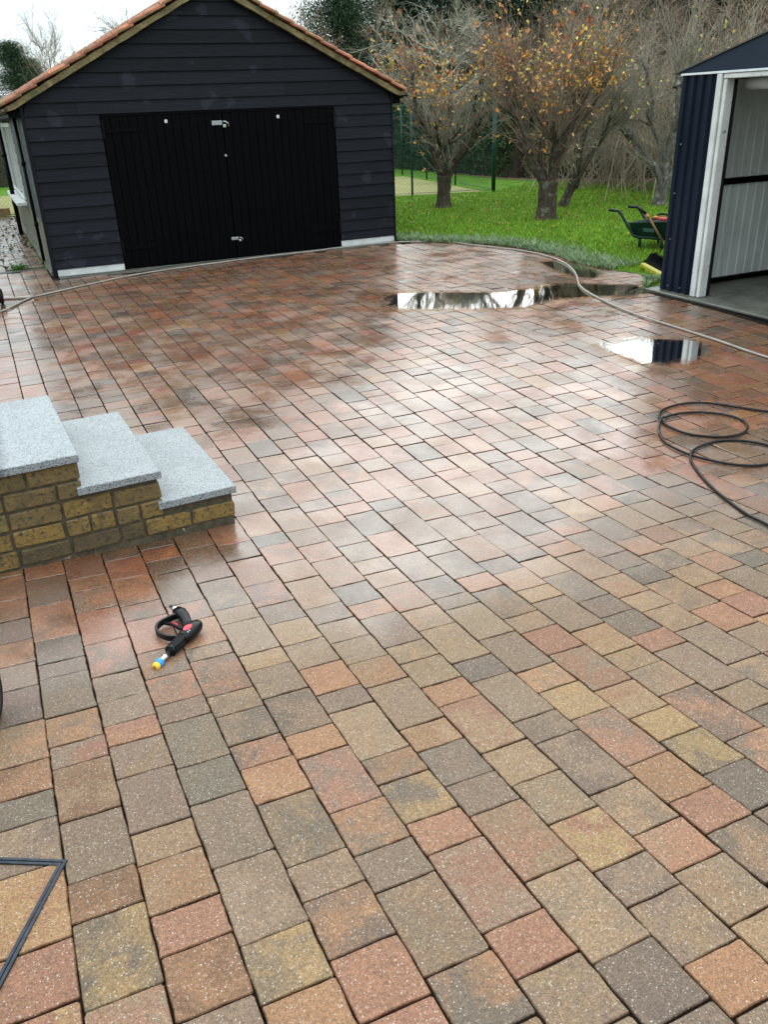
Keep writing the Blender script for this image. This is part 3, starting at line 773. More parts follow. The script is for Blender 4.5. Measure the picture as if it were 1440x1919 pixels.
# left side wall: render below, weathered boards above, window and downpipes
MB().box(GX0, GX0 + .1, GY + .1, GYB, 0, .62).build('render_base', MAT['render'], gar)
MB().box(GX0 - .05, GX0 - .001, GY + .12, GYB, 0, .05).build('kerb', MAT['concrete'], gar)
for i in range(9):
    z0 = .62 + i * .145
    for (ya, yb) in ((GY + .09, 14.35), (17.15, GYB)) if 0 < i < 8 else ((GY + .09, GYB),):
        V = [(GX0 - .020, ya, z0), (GX0 - .020, yb, z0), (GX0 - .003, yb, z0 + .155), (GX0 - .003, ya, z0 + .155)]
        V += [(GX0 + .03, p[1], p[2]) for p in V]
        MB().add(V, [(3, 2, 1, 0), (4, 5, 6, 7), (0, 1, 5, 4), (1, 2, 6, 5), (2, 3, 7, 6), (3, 0, 4, 7)]).build('side_board', MAT['grey_slate'], gar)
win = MB().box(GX0 + .0, GX0 + .03, 14.36, 17.14, .70, 1.76).build('window', MAT['glass_dark'], gar)
for y in (14.38, 15.06, 15.75, 16.44, 17.12):
    MB().box(GX0 - .035, GX0 - .001, y - .03, y + .03, .70, 1.76).build('mullion', MAT['white'], win)
for z in (.70, 1.70): MB().box(GX0 - .034, GX0 - .002, 14.41, 17.09, z, z + .06).build('window_rail', MAT['white'], win)
MB().box(GX0 - .16, GX0 - .001, 14.25, 17.25, .625, .665).build('sill', MAT['white'], win)
for (px, py) in ((GX0 - .045, 12.5), (GX0 - .115, 16.25)):
    rr = .022 if py < 14 else .036
    d = MB().tube([(px, py, .0), (px, py, 1.85)], rr, 12).build('downpipe', MAT['black_iron'], gar, True)
    for z in (.5, 1.25): MB().tube([(px, py, z), (px, py, z + .05)], rr + .008, 12).build('pipe_bracket', MAT['black_iron'], d, True)

# channel drain along the garage front
dr = empty('channel_drain', (2.6, GY - .12, 0)); tag(dr, 'narrow grey slotted drain along the foot of the garage doors', 'drain')
MB().box(GX0 + .02, 5.4, GY - .17, GY - .03, -.03, -.006).build('channel', MAT['black_iron'], dr)
for y in (GY - .172, GY - .048):
    MB().box(GX0 + .02, 5.4, y, y + .02, -.02, .004).build('edge_rail', MAT['concrete'], dr)
gt = MB()
for i in range(190):
    x = GX0 + .03 + i * .0246
    gt.box(x, x + .012, GY - .151, GY - .049, -.012, .0015)
tag(gt.build('grating', MAT['concrete'], dr), kind='stuff')
dr2 = empty('side_drain', (.2, 12.11, 0)); tag(dr2, 'short slotted drain across the side path by the garage corner', 'drain')
MB().box(-1.2, .69, 12.03, 12.19, -.03, -.006).build('channel', MAT['black_iron'], dr2)
gt = MB()
for i in range(76): gt.box(-1.2 + i * .025, -1.2 + i * .025 + .012, 12.04, 12.18, -.012, .002)
tag(gt.build('grating', MAT['concrete'], dr2), kind='stuff')

# ------------------------------------------------------------------ navy metal shed on the right
SX, SY0, SY1, SXB = 6.10, 3.20, 6.46, 9.0
shed = empty('metal_shed', (SX, 5.0, 0)); tag(shed, 'navy ribbed metal shed with white framed open doorway', 'shed')
EZ = 1.925
slab = MB().box(SX - .10, SXB + .05, SY0 - .1, SY1 + .14, -.12, -.004 + .012, .008).build('floor_slab', MAT['concrete'], shed)
MB().box(SX - .118, SX - .101, SY0 - .1, SY1 + .05, -.14, -.012).build('slab_edge_strip', MAT['rubber'], shed)
def ribbed(y0, y1, xf, z0, z1, pitch=.125, depth=.016, axis='X', th=.004, ph=0):
    """trapezoid-ribbed sheet: plan outline extruded up"""
    pts = []; y = y0
    while y < y1 - 1e-6:
        for f, d in ((0, 0), (.50, 0), (.60, depth), (.88, depth), (.98, 0)):
            q = y + f * pitch
            if q <= y1: pts.append((q, d))
        y += pitch
    pts.append((y1, 0))
    a = [(q, xf - d) for q, d in pts]; b = [(q, xf - d + th) for q, d in pts]
    poly = a + b[::-1]
    if axis == 'X': poly = [(x, q) for q, x in poly]
    else: poly = [(q, x) for q, x in poly]
    return MB().prism(poly, z0, z1, 'Z')
ribbed(6.045, SY1, SX, .015, EZ, .105, .026).build('front_panel', MAT['navy'], shed)
ribbed(SY0, 3.6, SX, .015, EZ, .108).build('front_panel', MAT['navy'], shed)
MB().box(SX - .012, SX + .03, SY1 - .012, SY1 + .014, .015, EZ).build('corner_trim', MAT['navy'], shed)
for (z, y) in ((1.35, 6.40), (.92, 6.41), (.5, 6.40), (.06, 6.36), (.06, 6.2), (1.0, 6.03)):
    MB().tube([(SX - .022, y, z), (SX - .004, y, z)], .007, 8).build('screw_head', MAT['galv'], shed)
# side wall: navy outside, pale grey liner panels inside
for k in range(4):
    xa = SX + .03 + k * .72; xb = min(xa + .716, SXB)
    ribbed(xa, xb, SY1 + .012, .02, EZ, .12, -.010, 'Y').build('side_panel', MAT['navy'], shed)
    ribbed(xa - .0, xb, SY1 - .045, .04, EZ - .05, .118, .008, 'Y').build('liner_panel', MAT['grey_steel'], shed)
MB().box(SX + .06, SXB, SY1 - .075, SY1 - .052, .955, 1.015).build('mid_rail', MAT['black_iron'], shed)
MB().box(SX + .06, SXB, SY1 - .085, SY1 - .052, .010, .06).build('base_rail', MAT['black_iron'], shed)
MB().box(SX + .03, SXB, SY0, SY0 + .03, .02, EZ).build('side_panel', MAT['navy'], shed)
MB().box(SXB, SXB + .03, SY0, SY1, .02, EZ).build('rear_panel', MAT['navy'], shed)
# white door frame
fr_ = MB().box(SX - .034, SX + .004, 5.985, 6.043, .012, EZ - .01, .005)
fr_.box(SX - .020, SX + .075, 5.935, 5.974, .012, EZ - .052, .006)
m = fr_; m.v = [(x + r4.uniform(-.001, .001), y, z) for x, y, z in m.v]
m.build('door_jamb', MAT['white'], shed)
MB().box(SX + .076, SX + .092, 5.915, 5.972, .02, EZ - .06).build('jamb_seal', MAT['rubber'], shed)
MB().box(SX - .026, SX + .10, 3.61, 5.9745, EZ - .05, EZ - .012, .005).build('door_head', MAT['white'], shed)
MB().box(SX - .028, SX + .10, 3.54, 3.609, .012, EZ - .01, .005).build('door_jamb', MAT['white'], shed)
MB().tube([(SX + .22, 3.62, EZ - .09), (SX + .22, 5.90, EZ - .09)], .055, 14).build('rolled_shutter', MAT['trim'], shed, True)
# gable apron, trim, roof sheets
YR = (SY0 - .06 + SY1 + .06) / 2; RZ = EZ + (SY1 + .06 - YR) * .262
MB().prism([(SY0 - .05, EZ + .012), (SY1 + .05, EZ + .012), (YR, RZ)], SX - .03, SX - .012, 'X').build('gable_apron', MAT['apron'], shed)
MB().box(SX - .036, SX - .010, SY0 - .03, SY1 + .02, EZ - .008, EZ + .010, .002).build('apron_trim', MAT['trim'], shed)
for s in (-1, 1):
    ye = SY1 + .10 if s > 0 else SY0 - .10; ze = EZ + .004
    V = [(SX - .045, ye, ze), (SX - .045, YR, RZ + .012), (SXB + .1, YR, RZ + .012), (SXB + .1, ye, ze)]
    V += [(a, b, c + .014) for a, b, c in V]
    MB().add(V, [(0, 1, 2, 3), (7, 6, 5, 4), (0, 4, 5, 1), (1, 5, 6, 2), (2, 6, 7, 3), (3, 7, 4, 0)]).build('roof_sheet', plain('roof_edge_steel', (.07, .07, .065), .5, 0, .2, 6), shed)

# ------------------------------------------------------------------ lawn, court, litter
lawn_pts = LAWN_EDGE + [(5.46, 12), (5.46, 40), (60, 60), (60, 6.62)]
o = MB().add([(x, y, .006) for x, y in lawn_pts], [tuple(range(len(lawn_pts)))]).build('lawn', MAT['turf']); tag(o, kind='structure')
FA, FB, FC = (10.43, 16.54), (-7.0, 21.84), (12.2, 29.0)
o = MB().add([(10.3, 16.75, .012), (11.1, 22.3, .012), (-6, 27.6, .012), (-7, 22.0, .012)], [(0, 1, 2, 3)]).build('tennis_court', MAT['court']); tag(o, kind='structure')
o = MB().add([(12.4, 19.0, .014), (13.1, 17.2, .014), (15.2, 13.6, .014), (17.5, 9.5, .014), (40, 9.5, .014), (40, 40, .014), (12.6, 40, .014)], [(0, 1, 2, 3, 4, 5, 6)]).build('woodland_floor', MAT['litter']); tag(o, kind='structure')
eb = MB().box(-4, .62, -.06, .06, 0, .16, .01, Matrix.Translation((0, 19.95, 0)) @ Matrix.Rotation(R(-4), 4, 'Z')).build('timber_edging', MAT['timber'])
tag(eb, 'brown timber edging board across the end of the side path', 'edging')

def inside(px, py, poly):
    ok = np.zeros(len(px), bool); n = len(poly); j = n - 1
    for i in range(n):
        xi, yi = poly[i]; xj, yj = poly[j]
        c = ((yi > py) != (yj > py)) & (px < (xj - xi) * (py - yi) / (yj - yi + 1e-12) + xi); ok ^= c; j = i
    return ok
G = np.random.default_rng(3)
def blades(px, py, h, w, cols, lean, z0=.004):
    n = len(px); a = G.uniform(0, 2 * np.pi, n); l = G.uniform(0, 2 * np.pi, n)
    b = np.stack([np.cos(a), np.sin(a)], 1) * w[:, None] / 2
    base = np.stack([px, py, np.full(n, z0)], 1)
    V = np.empty((n, 3, 3)); V[:, 0] = base; V[:, 1] = base; V[:, 0, :2] += b; V[:, 1, :2] -= b
    V[:, 2] = base; V[:, 2, 0] += np.cos(l) * h * lean; V[:, 2, 1] += np.sin(l) * h * lean; V[:, 2, 2] += h
    F = np.arange(n * 3).reshape(n, 3)
    C = np.repeat(np.c_[cols, np.ones(n)], 3, 0)
    return V.reshape(-1, 3), F, C
n = 150000
az = G.uniform(R(17), R(56), n); dd = 8.2 + 12.5 * G.random(n) ** 1.15
px, py = dd * np.sin(az), dd * np.cos(az)
edge_poly = [(a + .05, b) for a, b in LAWN_EDGE] + [(5.5, 30), (40, 40), (40, 6.62)]
k = inside(px, py, edge_poly) & ~((px > 6) & (px < 9.2) & (py < 6.65)) & inside(px, py, [(5.4, 6.6), (5.4, 16.2), (8.0, 17.2), (10.43, 16.5), (13, 18.5), (15.5, 13), (17.5, 9.5), (17.5, 6.6)])
px, py = px[k], py[k]; n = len(px)
c = np.array([(.105, .20, .010), (.175, .31, .020), (.215, .32, .035), (.070, .14, .008), (.26, .275, .06)])[G.choice(5, n, p=[.33, .32, .16, .14, .05])] * G.uniform(.8, 1.2, (n, 1))
V1, F1, C1 = blades(px, py, G.uniform(.025, .055, n), G.uniform(.008, .016, n), c, .6)
# long pale wet tufts along the edge
m_ = 16000; V2s = []
seg = [(Vector(a), Vector(b)) for a, b in zip(LAWN_EDGE[:-1], LAWN_EDGE[1:])]
lens = np.array([(b - a).length for a, b in seg]); ch = G.choice(len(seg), m_, p=lens / lens.sum()); tt = G.random(m_)
A = np.array([(*a,) for a, b in seg]); B = np.array([(*b,) for a, b in seg])
q = A[ch] + (B[ch] - A[ch]) * tt[:, None]; off = np.abs(G.normal(0, .26, m_)) - .02
q[:, 0] += off * .86; q[:, 1] += off * .4
clump = np.sin(q[:, 0] * 17) * np.sin(q[:, 1] * 13 + 2) * .5 + .5
c = np.array([(.17, .24, .11), (.26, .32, .20), (.09, .16, .05), (.33, .37, .27)])[G.choice(4, m_, p=[.4, .25, .25, .1])] * G.uniform(.8, 1.2, (m_, 1))
kb = ~((q[:, 0] > 6.40) & (q[:, 0] < 6.95) & (q[:, 1] > 6.7) & (q[:, 1] < 7.62)); q = q[kb]; c = c[kb]; clump = clump[kb]; m_ = len(q)
V2, F2, C2 = blades(q[:, 0], q[:, 1], G.uniform(.03, .07, m_) * (.6 + clump), G.uniform(.007, .014, m_), c, 1.1)
V = np.concatenate([V1, V2]); F = np.concatenate([F1, F2 + len(V1)]); C = np.concatenate([C1, C2])
o = np_mesh('grass', V, F, MAT['blade'], cols={'ca': C}); tag(o, 'green lawn grass with long pale wet tufts at the paving edge', 'grass', kind='stuff')

def leaf_quads(P, size, cols, flat=0.0, asp=.55):
    """P (n,3); random oriented folded leaf quads; flat 1 = lying down"""
    n = len(P); d = G.normal(0, 1, (n, 3)); d[:, 2] *= (1 - flat); d /= np.linalg.norm(d, axis=1)[:, None] + 1e-9
    e = G.normal(0, 1, (n, 3)); e[:, 2] *= (1 - flat) ; e -= d * (e * d).sum(1)[:, None]; e /= np.linalg.norm(e, axis=1)[:, None] + 1e-9
    s = size[:, None]; nrm = np.cross(d, e)
    V = np.empty((n, 4, 3)); V[:, 0] = P - d * s * .5; V[:, 2] = P + d * s * .5
    V[:, 1] = P + e * s * asp * .5 + nrm * s * .10; V[:, 3] = P - e * s * asp * .5 + nrm * s * .10
    F = np.empty((n, 2, 3), int); b = np.arange(n)[:, None] * 4
    F[:, 0] = b + np.array([0, 1, 2]); F[:, 1] = b + np.array([0, 2, 3])
    return V.reshape(-1, 3), F.reshape(-1, 3), np.repeat(np.c_[cols, np.ones(n)], 4, 0)
AUT = np.array([(.56, .22, .04), (.62, .36, .05), (.52, .23, .12), (.52, .33, .14), (.45, .13, .05), (.50, .40, .10)])
n = 900
px = G.uniform(5.6, 15, n); py = G.uniform(7, 18, n)
near_t = G.random(n) < .5
cx = G.choice(4, n); tx = np.array([8.07, 8.46, 9.9, 11.3]); ty = np.array([14.55, 11.9, 13.0, 13.0])
px = np.where(near_t, tx[cx] + G.normal(0, 1.1, n), px); py = np.where(near_t, ty[cx] + G.normal(0, 1.1, n), py)
k = inside(px, py, edge_poly) & ~((px > 5.8) & (px < 9.3) & (py < 6.9)); px, py = px[k], py[k]; n = len(px)
V, F, C = leaf_quads(np.stack([px, py, G.uniform(.03, .055, n)], 1), G.uniform(.035, .07, n), (AUT * .5)[G.choice(6, n)], .8)
o = np_mesh('fallen_leaves', V, F, MAT['leaf'], cols={'ca': C}); tag(o, 'yellow and brown leaves scattered over the lawn', 'leaves', kind='stuff')
n = 900
px = G.uniform(-1.1, .66, n); py = 12.3 + 7.4 * G.random(n)
V, F, C = leaf_quads(np.stack([px, py, G.uniform(.006, .02, n)], 1), G.uniform(.03, .08, n), np.array([(.03, .035, .012), (.05, .035, .018), (.06, .08, .02), (.12, .09, .05)])[G.choice(4, n)], .8)
o = np_mesh('path_litter', V, F, MAT['leaf'], cols={'ca': C}); tag(o, 'dark moss and leaf litter on the side path', 'litter', kind='stuff')

px = G.normal(.33, .05, 160); py = G.normal(12.28, .04, 160)
V, F, C = blades(px, py, G.uniform(.03, .10, 160), G.uniform(.008, .016, 160), np.array([(.05, .12, .02), (.08, .16, .03)])[G.choice(2, 160)], 1.0)
o = np_mesh('weed', V, F, MAT['blade'], cols={'ca': C}); tag(o, 'small green weed tuft growing behind the side path drain', 'weed')

# ------------------------------------------------------------------ court fence
def fence(a, b, n_posts, tall, label, gaps=None):
    a, b = Vector(a), Vector(b); L = (b - a).length; d = (b - a) / L
    root = empty('court_fence', (a.x, a.y, 0)); tag(root, label, 'fence', 'green wire fences round the tennis court')
    for i in range(0 if tall else 1, n_posts):
        p = a + d * L * i / (n_posts - 1); r_ = .045 if i == 0 and tall else .022
        MB().tube([(p.x, p.y, 0), (p.x, p.y, 1.82 if r_ > .03 else 1.78)], r_, 10).build('post', MAT['fence_green'], root, True)
    for z in (1.78, .06): MB().tube([(a.x, a.y, z), (b.x, b.y, z)], .009 if z > 1 else .005, 5).build('line_wire', MAT['fence_green'], root)
    H, pitch = 1.74, .085; nseg = int(L / pitch); V = []; F = []
    nn = Vector((-d.y, d.x)) * .0013
    for i in range(-int(H / pitch), nseg):
        for s in (1, -1):
            u0 = i * pitch; u1 = u0 + H; z0, z1 = (.04, .04 + H) if s > 0 else (.04 + H, .04)
            if u0 < 0: z0 += (z1 - z0) * (-u0 / H); u0 = 0
            if u1 > L: z1 = z0 + (z1 - z0) * ((L - u0) / (u1 - u0)); u1 = L
            if u1 - u0 < .02: continue
            p, q = a + d * u0, a + d * u1; w = .0013
            k = len(V); V += [(p.x, p.y, z0 - w), (q.x, q.y, z1 - w), (q.x, q.y, z1 + w), (p.x, p.y, z0 + w)]; F.append((k, k + 1, k + 2, k + 3))
            k = len(V); V += [(p.x - nn.x, p.y - nn.y, z0), (q.x - nn.x, q.y - nn.y, z1), (q.x + nn.x, q.y + nn.y, z1), (p.x + nn.x, p.y + nn.y, z0)]; F.append((k, k + 1, k + 2, k + 3))
    tag(MB().add(V, F).build('wire_mesh', MAT['fence_green'], root), kind='stuff')
fence(FA, FB, 11, True, 'green chain-link fence of the tennis court running behind the garage')
fence((10.46, 16.75), FC, 7, False, 'green chain-link fence receding along the hedge side of the court')

# ------------------------------------------------------------------ trees
def prisms(S, sides=3):
    """S (n,8): p0(3) p1(3) r0 r1 -> separate tapered prisms"""
    S = np.asarray(S, float); n = len(S); a, b = S[:, :3], S[:, 3:6]; d = b - a
    L = np.linalg.norm(d, axis=1)[:, None] + 1e-9; d = d / L
    ref = np.where(np.abs(d[:, 2:]) < .9, np.array([[0, 0, 1.]]), np.array([[1., 0, 0]]))
    u = np.cross(d, ref); u /= np.linalg.norm(u, axis=1)[:, None]; w = np.cross(d, u)
    V = np.empty((n, 2, sides, 3))
    for k in range(sides):
        q = 2 * np.pi * k / sides; o = u * np.cos(q) + w * np.sin(q)
        V[:, 0, k] = a - d * S[:, 6:7] * .3 + o * S[:, 6:7]; V[:, 1, k] = b + o * S[:, 7:8]
    base = (np.arange(n) * 2 * sides)[:, None]
    F = [np.concatenate([base + k, base + (k + 1) % sides, base + sides + (k + 1) % sides, base + sides + k], 1) for k in range(sides)]
    return V.reshape(-1, 3), np.concatenate(F)
def rv(r, s=1): return Vector((r.gauss(0, s), r.gauss(0, s), r.gauss(0, s)))
def wander(r, p, d, L, n, bend, lift):
    pts = [p.copy()]; d = d.normalized()
    for i in range(n):
        d = (d + rv(r, bend) + Vector((0, 0, lift))).normalized(); p = p + d * (L / n); pts.append(p.copy())
    return pts
def add_poly(S, pts, r0, r1):
    n = len(pts) - 1
    for i in range(n):
        a, b = pts[i], pts[i + 1]; S.append((*a, *b, r0 + (r1 - r0) * i / n, r0 + (r1 - r0) * (i + 1) / n))
def twiggy(r, S, pts, count, lmin, lmax, spread, rad, lift=.1, sub=2, tips=None):
    for _ in range(count):
        i = r.randint(1, len(pts) - 2) if len(pts) > 2 else 0
        q = r.random(); p = pts[i].lerp(pts[min(i + 1, len(pts) - 1)], q)
        ax = (pts[min(i + 1, len(pts) - 1)] - pts[i]).normalized()
        d = (ax + rv(r, spread)).normalized(); L = r.uniform(lmin, lmax)
        tw = wander(r, p, d, L, 3, .14, lift); add_poly(S, tw, rad, rad * .55)
        if tips is not None: tips.append(tw)
        for _k in range(sub):
            j = r.randint(1, 2); st = wander(r, tw[j], ((tw[j + 1] - tw[j]).normalized() + rv(r, .45)), L * r.uniform(.25, .5), 2, .15, lift)
            add_poly(S, st, rad * .7, rad * .45)
            if tips is not None: tips.append(st)

def apple(base, limbs, nshoot, slen, leaf_n, trunk_r, fork, lean, label, twig, barkm, seed, leaf_z=1.9, palette=None, droop=8):
    r = random.Random(seed); bx, by = base
    az = math.atan2(bx, by); RTv = Vector((math.cos(az), -math.sin(az), 0)); DPv = Vector((math.sin(az), math.cos(az), 0))
    root = empty('apple_tree', (bx, by, 0)); tag(root, label, 'tree', 'orchard trees on the lawn')
    O = Vector((bx, by, 0)); W = MB()
    F0 = O + RTv * lean[0] + DPv * lean[1] + Vector((0, 0, fork))
    def knob(pts, r0, r1, n=9):
        rs = [r0 + (r1 - r0) * i / (len(pts) - 1) for i in range(len(pts))]
        k0 = len(W.v); W.tube(pts, [q * r.uniform(.9, 1.12) for q in rs], n)
        W.v[k0:] = [(x + r.gauss(0, .009), y + r.gauss(0, .009), z + r.gauss(0, .006)) for x, y, z in W.v[k0:]]
    NR, NS = 16, 22; ph = r.uniform(0, 6); V = []; F = []
    for i in range(NR + 1):               # fluted, knobbly bole with a root flare
        q = i / NR; c = (O - Vector((0, 0, .05))).lerp(F0 + Vector((0, 0, .06)), q)
        rr = trunk_r * (.92 + .55 * (1 - q) ** 5 + .16 * q ** 2)
        for k in range(NS):
            a = 2 * math.pi * k / NS
            f = 1 + .10 * math.sin(3 * a + ph + q * 2) + .07 * math.sin(5 * a + ph * 2 - q * 4) + r.gauss(0, .045)
            V.append(c + Vector((math.cos(a), math.sin(a), 0)) * rr * f + Vector((0, 0, r.gauss(0, .006))))
    for i in range(NR): F += [(i * NS + k, i * NS + (k + 1) % NS, (i + 1) * NS + (k + 1) % NS, (i + 1) * NS + k) for k in range(NS)]
    F.append(tuple(range(NR * NS, (NR + 1) * NS))); W.add(V, F)
    S = []; tips = []; heads = []
    for (lx, ly, z1, lr) in limbs:
        E = O + RTv * lx + DPv * ly + Vector((0, 0, z1))
        mid1 = F0.lerp(E, .33) + rv(r, .05) - Vector((0, 0, .02)); mid2 = F0.lerp(E, .68) + rv(r, .06)
        pts = [F0 - Vector((0, 0, .10)), mid1, mid2, E]
        fine = []
        for i in range(3):
            for q in (0, .5): fine.append(pts[i].lerp(pts[i + 1], q) + rv(r, .012))
        fine.append(E); knob(fine, lr * 1.05, lr * .6); knob([E - Vector((0, 0, .05)), E + rv(r, .02), E + Vector((0, 0, .06))], lr * 1.05, lr * .5)
        heads.append((fine, lr))
        for _ in range(3):     # secondary limbs
            p = fine[r.randint(3, 6)]; d = ((E - F0).normalized() + rv(r, .6)); d.z = abs(d.z) * .7 + .15
            sec = wander(r, p, d, r.uniform(.35, .75), 4, .16, .10); knob(sec, lr * .45, lr * .22, 6); heads.append((sec, lr * .4))
    tot = sum(l for _, l in heads)
    for pts, lr in heads:
        for _ in range(int(nshoot * lr / tot)):
            q = r.random() ** .75; i = min(int(q * (len(pts) - 1)), len(pts) - 2); p = pts[i].lerp(pts[i + 1], q * (len(pts) - 1) - i)
            out = (p - F0); out.z = 0; out = out.normalized() if out.length > .05 else rv(r)
            d = Vector((0, 0, 1)) + out * r.uniform(.0, .75) + rv(r, .33)
            L = r.uniform(*slen) * (1.0 if q > .5 else .75)
            sh = wander(r, p, d, L, 5, .075, .045)
            add_poly(S, sh, r.uniform(.0062, .0095), .0030); tips.append(sh)
            twiggy(r, S, sh, r.randint(2, 5), .10, .38, .55, .0032, .03, 1, tips)
    for _ in range(droop):
        p = heads[r.randrange(len(heads))][0][1]; d = rv(r); d.z = .2
        w_ = wander(r, p, d, r.uniform(.7, 1.2), 8, .10, -.16); add_poly(S, w_, .005, .003); tips.append(w_)
        twiggy(r, S, w_, 4, .1, .25, .5, .003, -.05, 0, tips)
    W.build('trunk', barkm, root, True)
    V, F = prisms(S); cr = np_mesh('crown', V, F, twig, root)
    P = []; idx = []; pal = AUT if palette is None else palette
    high = [tw for tw in tips if tw[-1].z > leaf_z]; low = [tw for tw in tips if tw[-1].z <= leaf_z]
    seeds = [high[r.randrange(len(high))][-1] for _ in range(max(4, leaf_n // 55))]
    for c0 in seeds:                       # tufts of leaves still hanging on neighbouring twigs share a tint
        tint = r.randrange(len(pal)); near_ = [tw for tw in high if (tw[-1] - c0).length < .34]
        for _ in range(r.randint(16, 40)):
            tw = near_[r.randrange(len(near_))]; c = tw[-1].lerp(tw[-2], r.random()) + rv(r, .022) - Vector((0, 0, .02))
            P.append(tuple(c)); idx.append(tint if r.random() < .7 else r.randrange(len(pal)))
    for _ in range(leaf_n // 7):
        tw = (high if r.random() < .6 else (low or high)); tw = tw[r.randrange(len(tw))]
        for _k in range(r.randint(1, 3)): P.append(tuple(tw[-1].lerp(tw[-2], r.random()) + rv(r, .02))); idx.append(r.randrange(len(pal)))
    P = np.array(P); n = len(P); idx = np.array(idx)
    V, F, C = leaf_quads(P, G.uniform(.05, .09, n), pal[idx] * G.uniform(.75, 1.2, (n, 1)), .0, .5)
    tag(np_mesh('leaves', V, F, MAT['leaf'], root, cols={'ca': C}), kind='stuff')
    return root
apple((8.07, 14.55), [(-.50, .1, 1.72, .075), (.62, -.1, 1.48, .07), (.15, .5, 1.7, .05), (-.15, -.4, 1.5, .045)], 320, (.5, 1.25), 1900, .125, .52, (0, 0),
      'apple tree with orange leaf tufts beside the garage corner', MAT['twig'], MAT['bark'], 21)
apple((8.46, 11.81), [(-.55, 0, 1.72, .085), (.48, .1, 1.85, .08), (.80, .3, 2.0, .05), (-.2, .5, 1.7, .05), (.05, -.35, 1.4, .05)], 380, (.6, 1.5), 2200, .145, .55, (.03, 0),
      'stout nearest apple tree with dense reddish shoots and orange leaves', MAT['twig_red'], MAT['bark'], 33)
apple((9.76, 13.14), [(.45, .1, 1.6, .055), (.75, -.2, 1.5, .05), (.1, .4, 1.9, .05)], 260, (.6, 1.4), 1000, .085, .42, (.22, 0),
      'slim leaning apple tree just behind the stout one', MAT['twig'], MAT['bark'], 45, palette=np.array([(.55, .42, .12), (.5, .38, .2), (.42, .40, .10), (.5, .22, .10)]))
apple((11.15, 12.12), [(-.62, -.1, 1.22, .06), (.12, .1, 1.95, .085), (.55, .1, 1.6, .05), (-.3, .5, 1.7, .045)], 330, (.6, 1.5), 260, .115, .35, (.06, 0),
      'pale lichened apple tree with a crooked branch beside the shed', MAT['twig'], MAT['bark_pale'], 57, palette=np.array([(.42, .40, .08), (.5, .42, .12), (.5, .2, .1)]))

def bare_tree(name, seed, H, R_, nmain, twigs, twig, barkm, rad=.09, low=.25, up=.55, sub=3):
    """bare spreading tree, built at the origin"""
    r = random.Random(seed); W = MB(); S = []
    tr = wander(r, Vector((0, 0, -.1)), Vector((0, 0, 1)), H * .75, 7, .06, .05)
    W.tube(tr, [rad * (1 - .11 * i) for i in range(8)], 9)
    for m in range(nmain):
        q = r.uniform(low, .98); i = min(int(q * 7), 6); p = tr[i].lerp(tr[i + 1], q * 7 - i)
        a = r.uniform(0, 6.283); d = Vector((math.cos(a), math.sin(a), r.uniform(.2, 1.0) * up * 2))
        L = R_ * r.uniform(.6, 1.15) * (1.1 - q * .45)
        br = wander(r, p, d, L, 6, .10, .06); add_poly(S, br, rad * .42 * (1.15 - q * .6), .009)
        for _ in range(7):
            j = r.randint(1, 5); d2 = ((br[j + 1] - br[j]).normalized() + rv(r, .5)); L2 = L * r.uniform(.25, .55)
            b2 = wander(r, br[j], d2, L2, 4, .12, .05); add_poly(S, b2, .015, .006)
            twiggy(r, S, b2, twigs, .25, .8, .5, .0055, .04, sub)
    root = empty(name, (0, 0, 0))
    W.build('trunk', barkm, root, True)
    V, F = prisms(S); np_mesh('crown', V, F, twig, root)
    return root
def place(root, loc, rz, s):
    root.location = loc; root.rotation_euler = (0, 0, rz); root.scale = (s[0], s[0], s[1]) if isinstance(s, tuple) else (s, s, s)
def copy_tree(root, loc, rz, s, label):
    c = root.copy(); COL.objects.link(c); place(c, loc, rz, s); c['label'] = label
    for ch in root.children:
        k = ch.copy(); COL.objects.link(k); k.parent = c; k.matrix_parent_inverse = Matrix()
    return c
def polar(azd, D): return (D * math.sin(R(azd)), D * math.cos(R(azd)), 0)
protos = [bare_tree('bare_tree', 101, 6.0, 2.6, 15, 5, MAT['twig_far'], MAT['bark']),
          bare_tree('bare_tree', 102, 6.5, 2.3, 15, 5, MAT['twig_tan'], MAT['bark_pale'], .11, .3, .7),
          bare_tree('bare_tree', 103, 5.5, 2.9, 16, 5, MAT['twig_red'], MAT['bark'], .08, .2, .45)]
pale = bare_tree('bare_tree', 104, 5.2, 3.2, 20, 6, MAT['twig_pale'], MAT['bark_pale'], .10, .12, .62)
GR = 'bare trees beyond the lawn'
place(pale, polar(28.5, 53.0), 0, (1.9, 1.33)); tag(pale, 'pale spreading bare tree rising behind the orange-leaved apple tree', 'tree', GR)
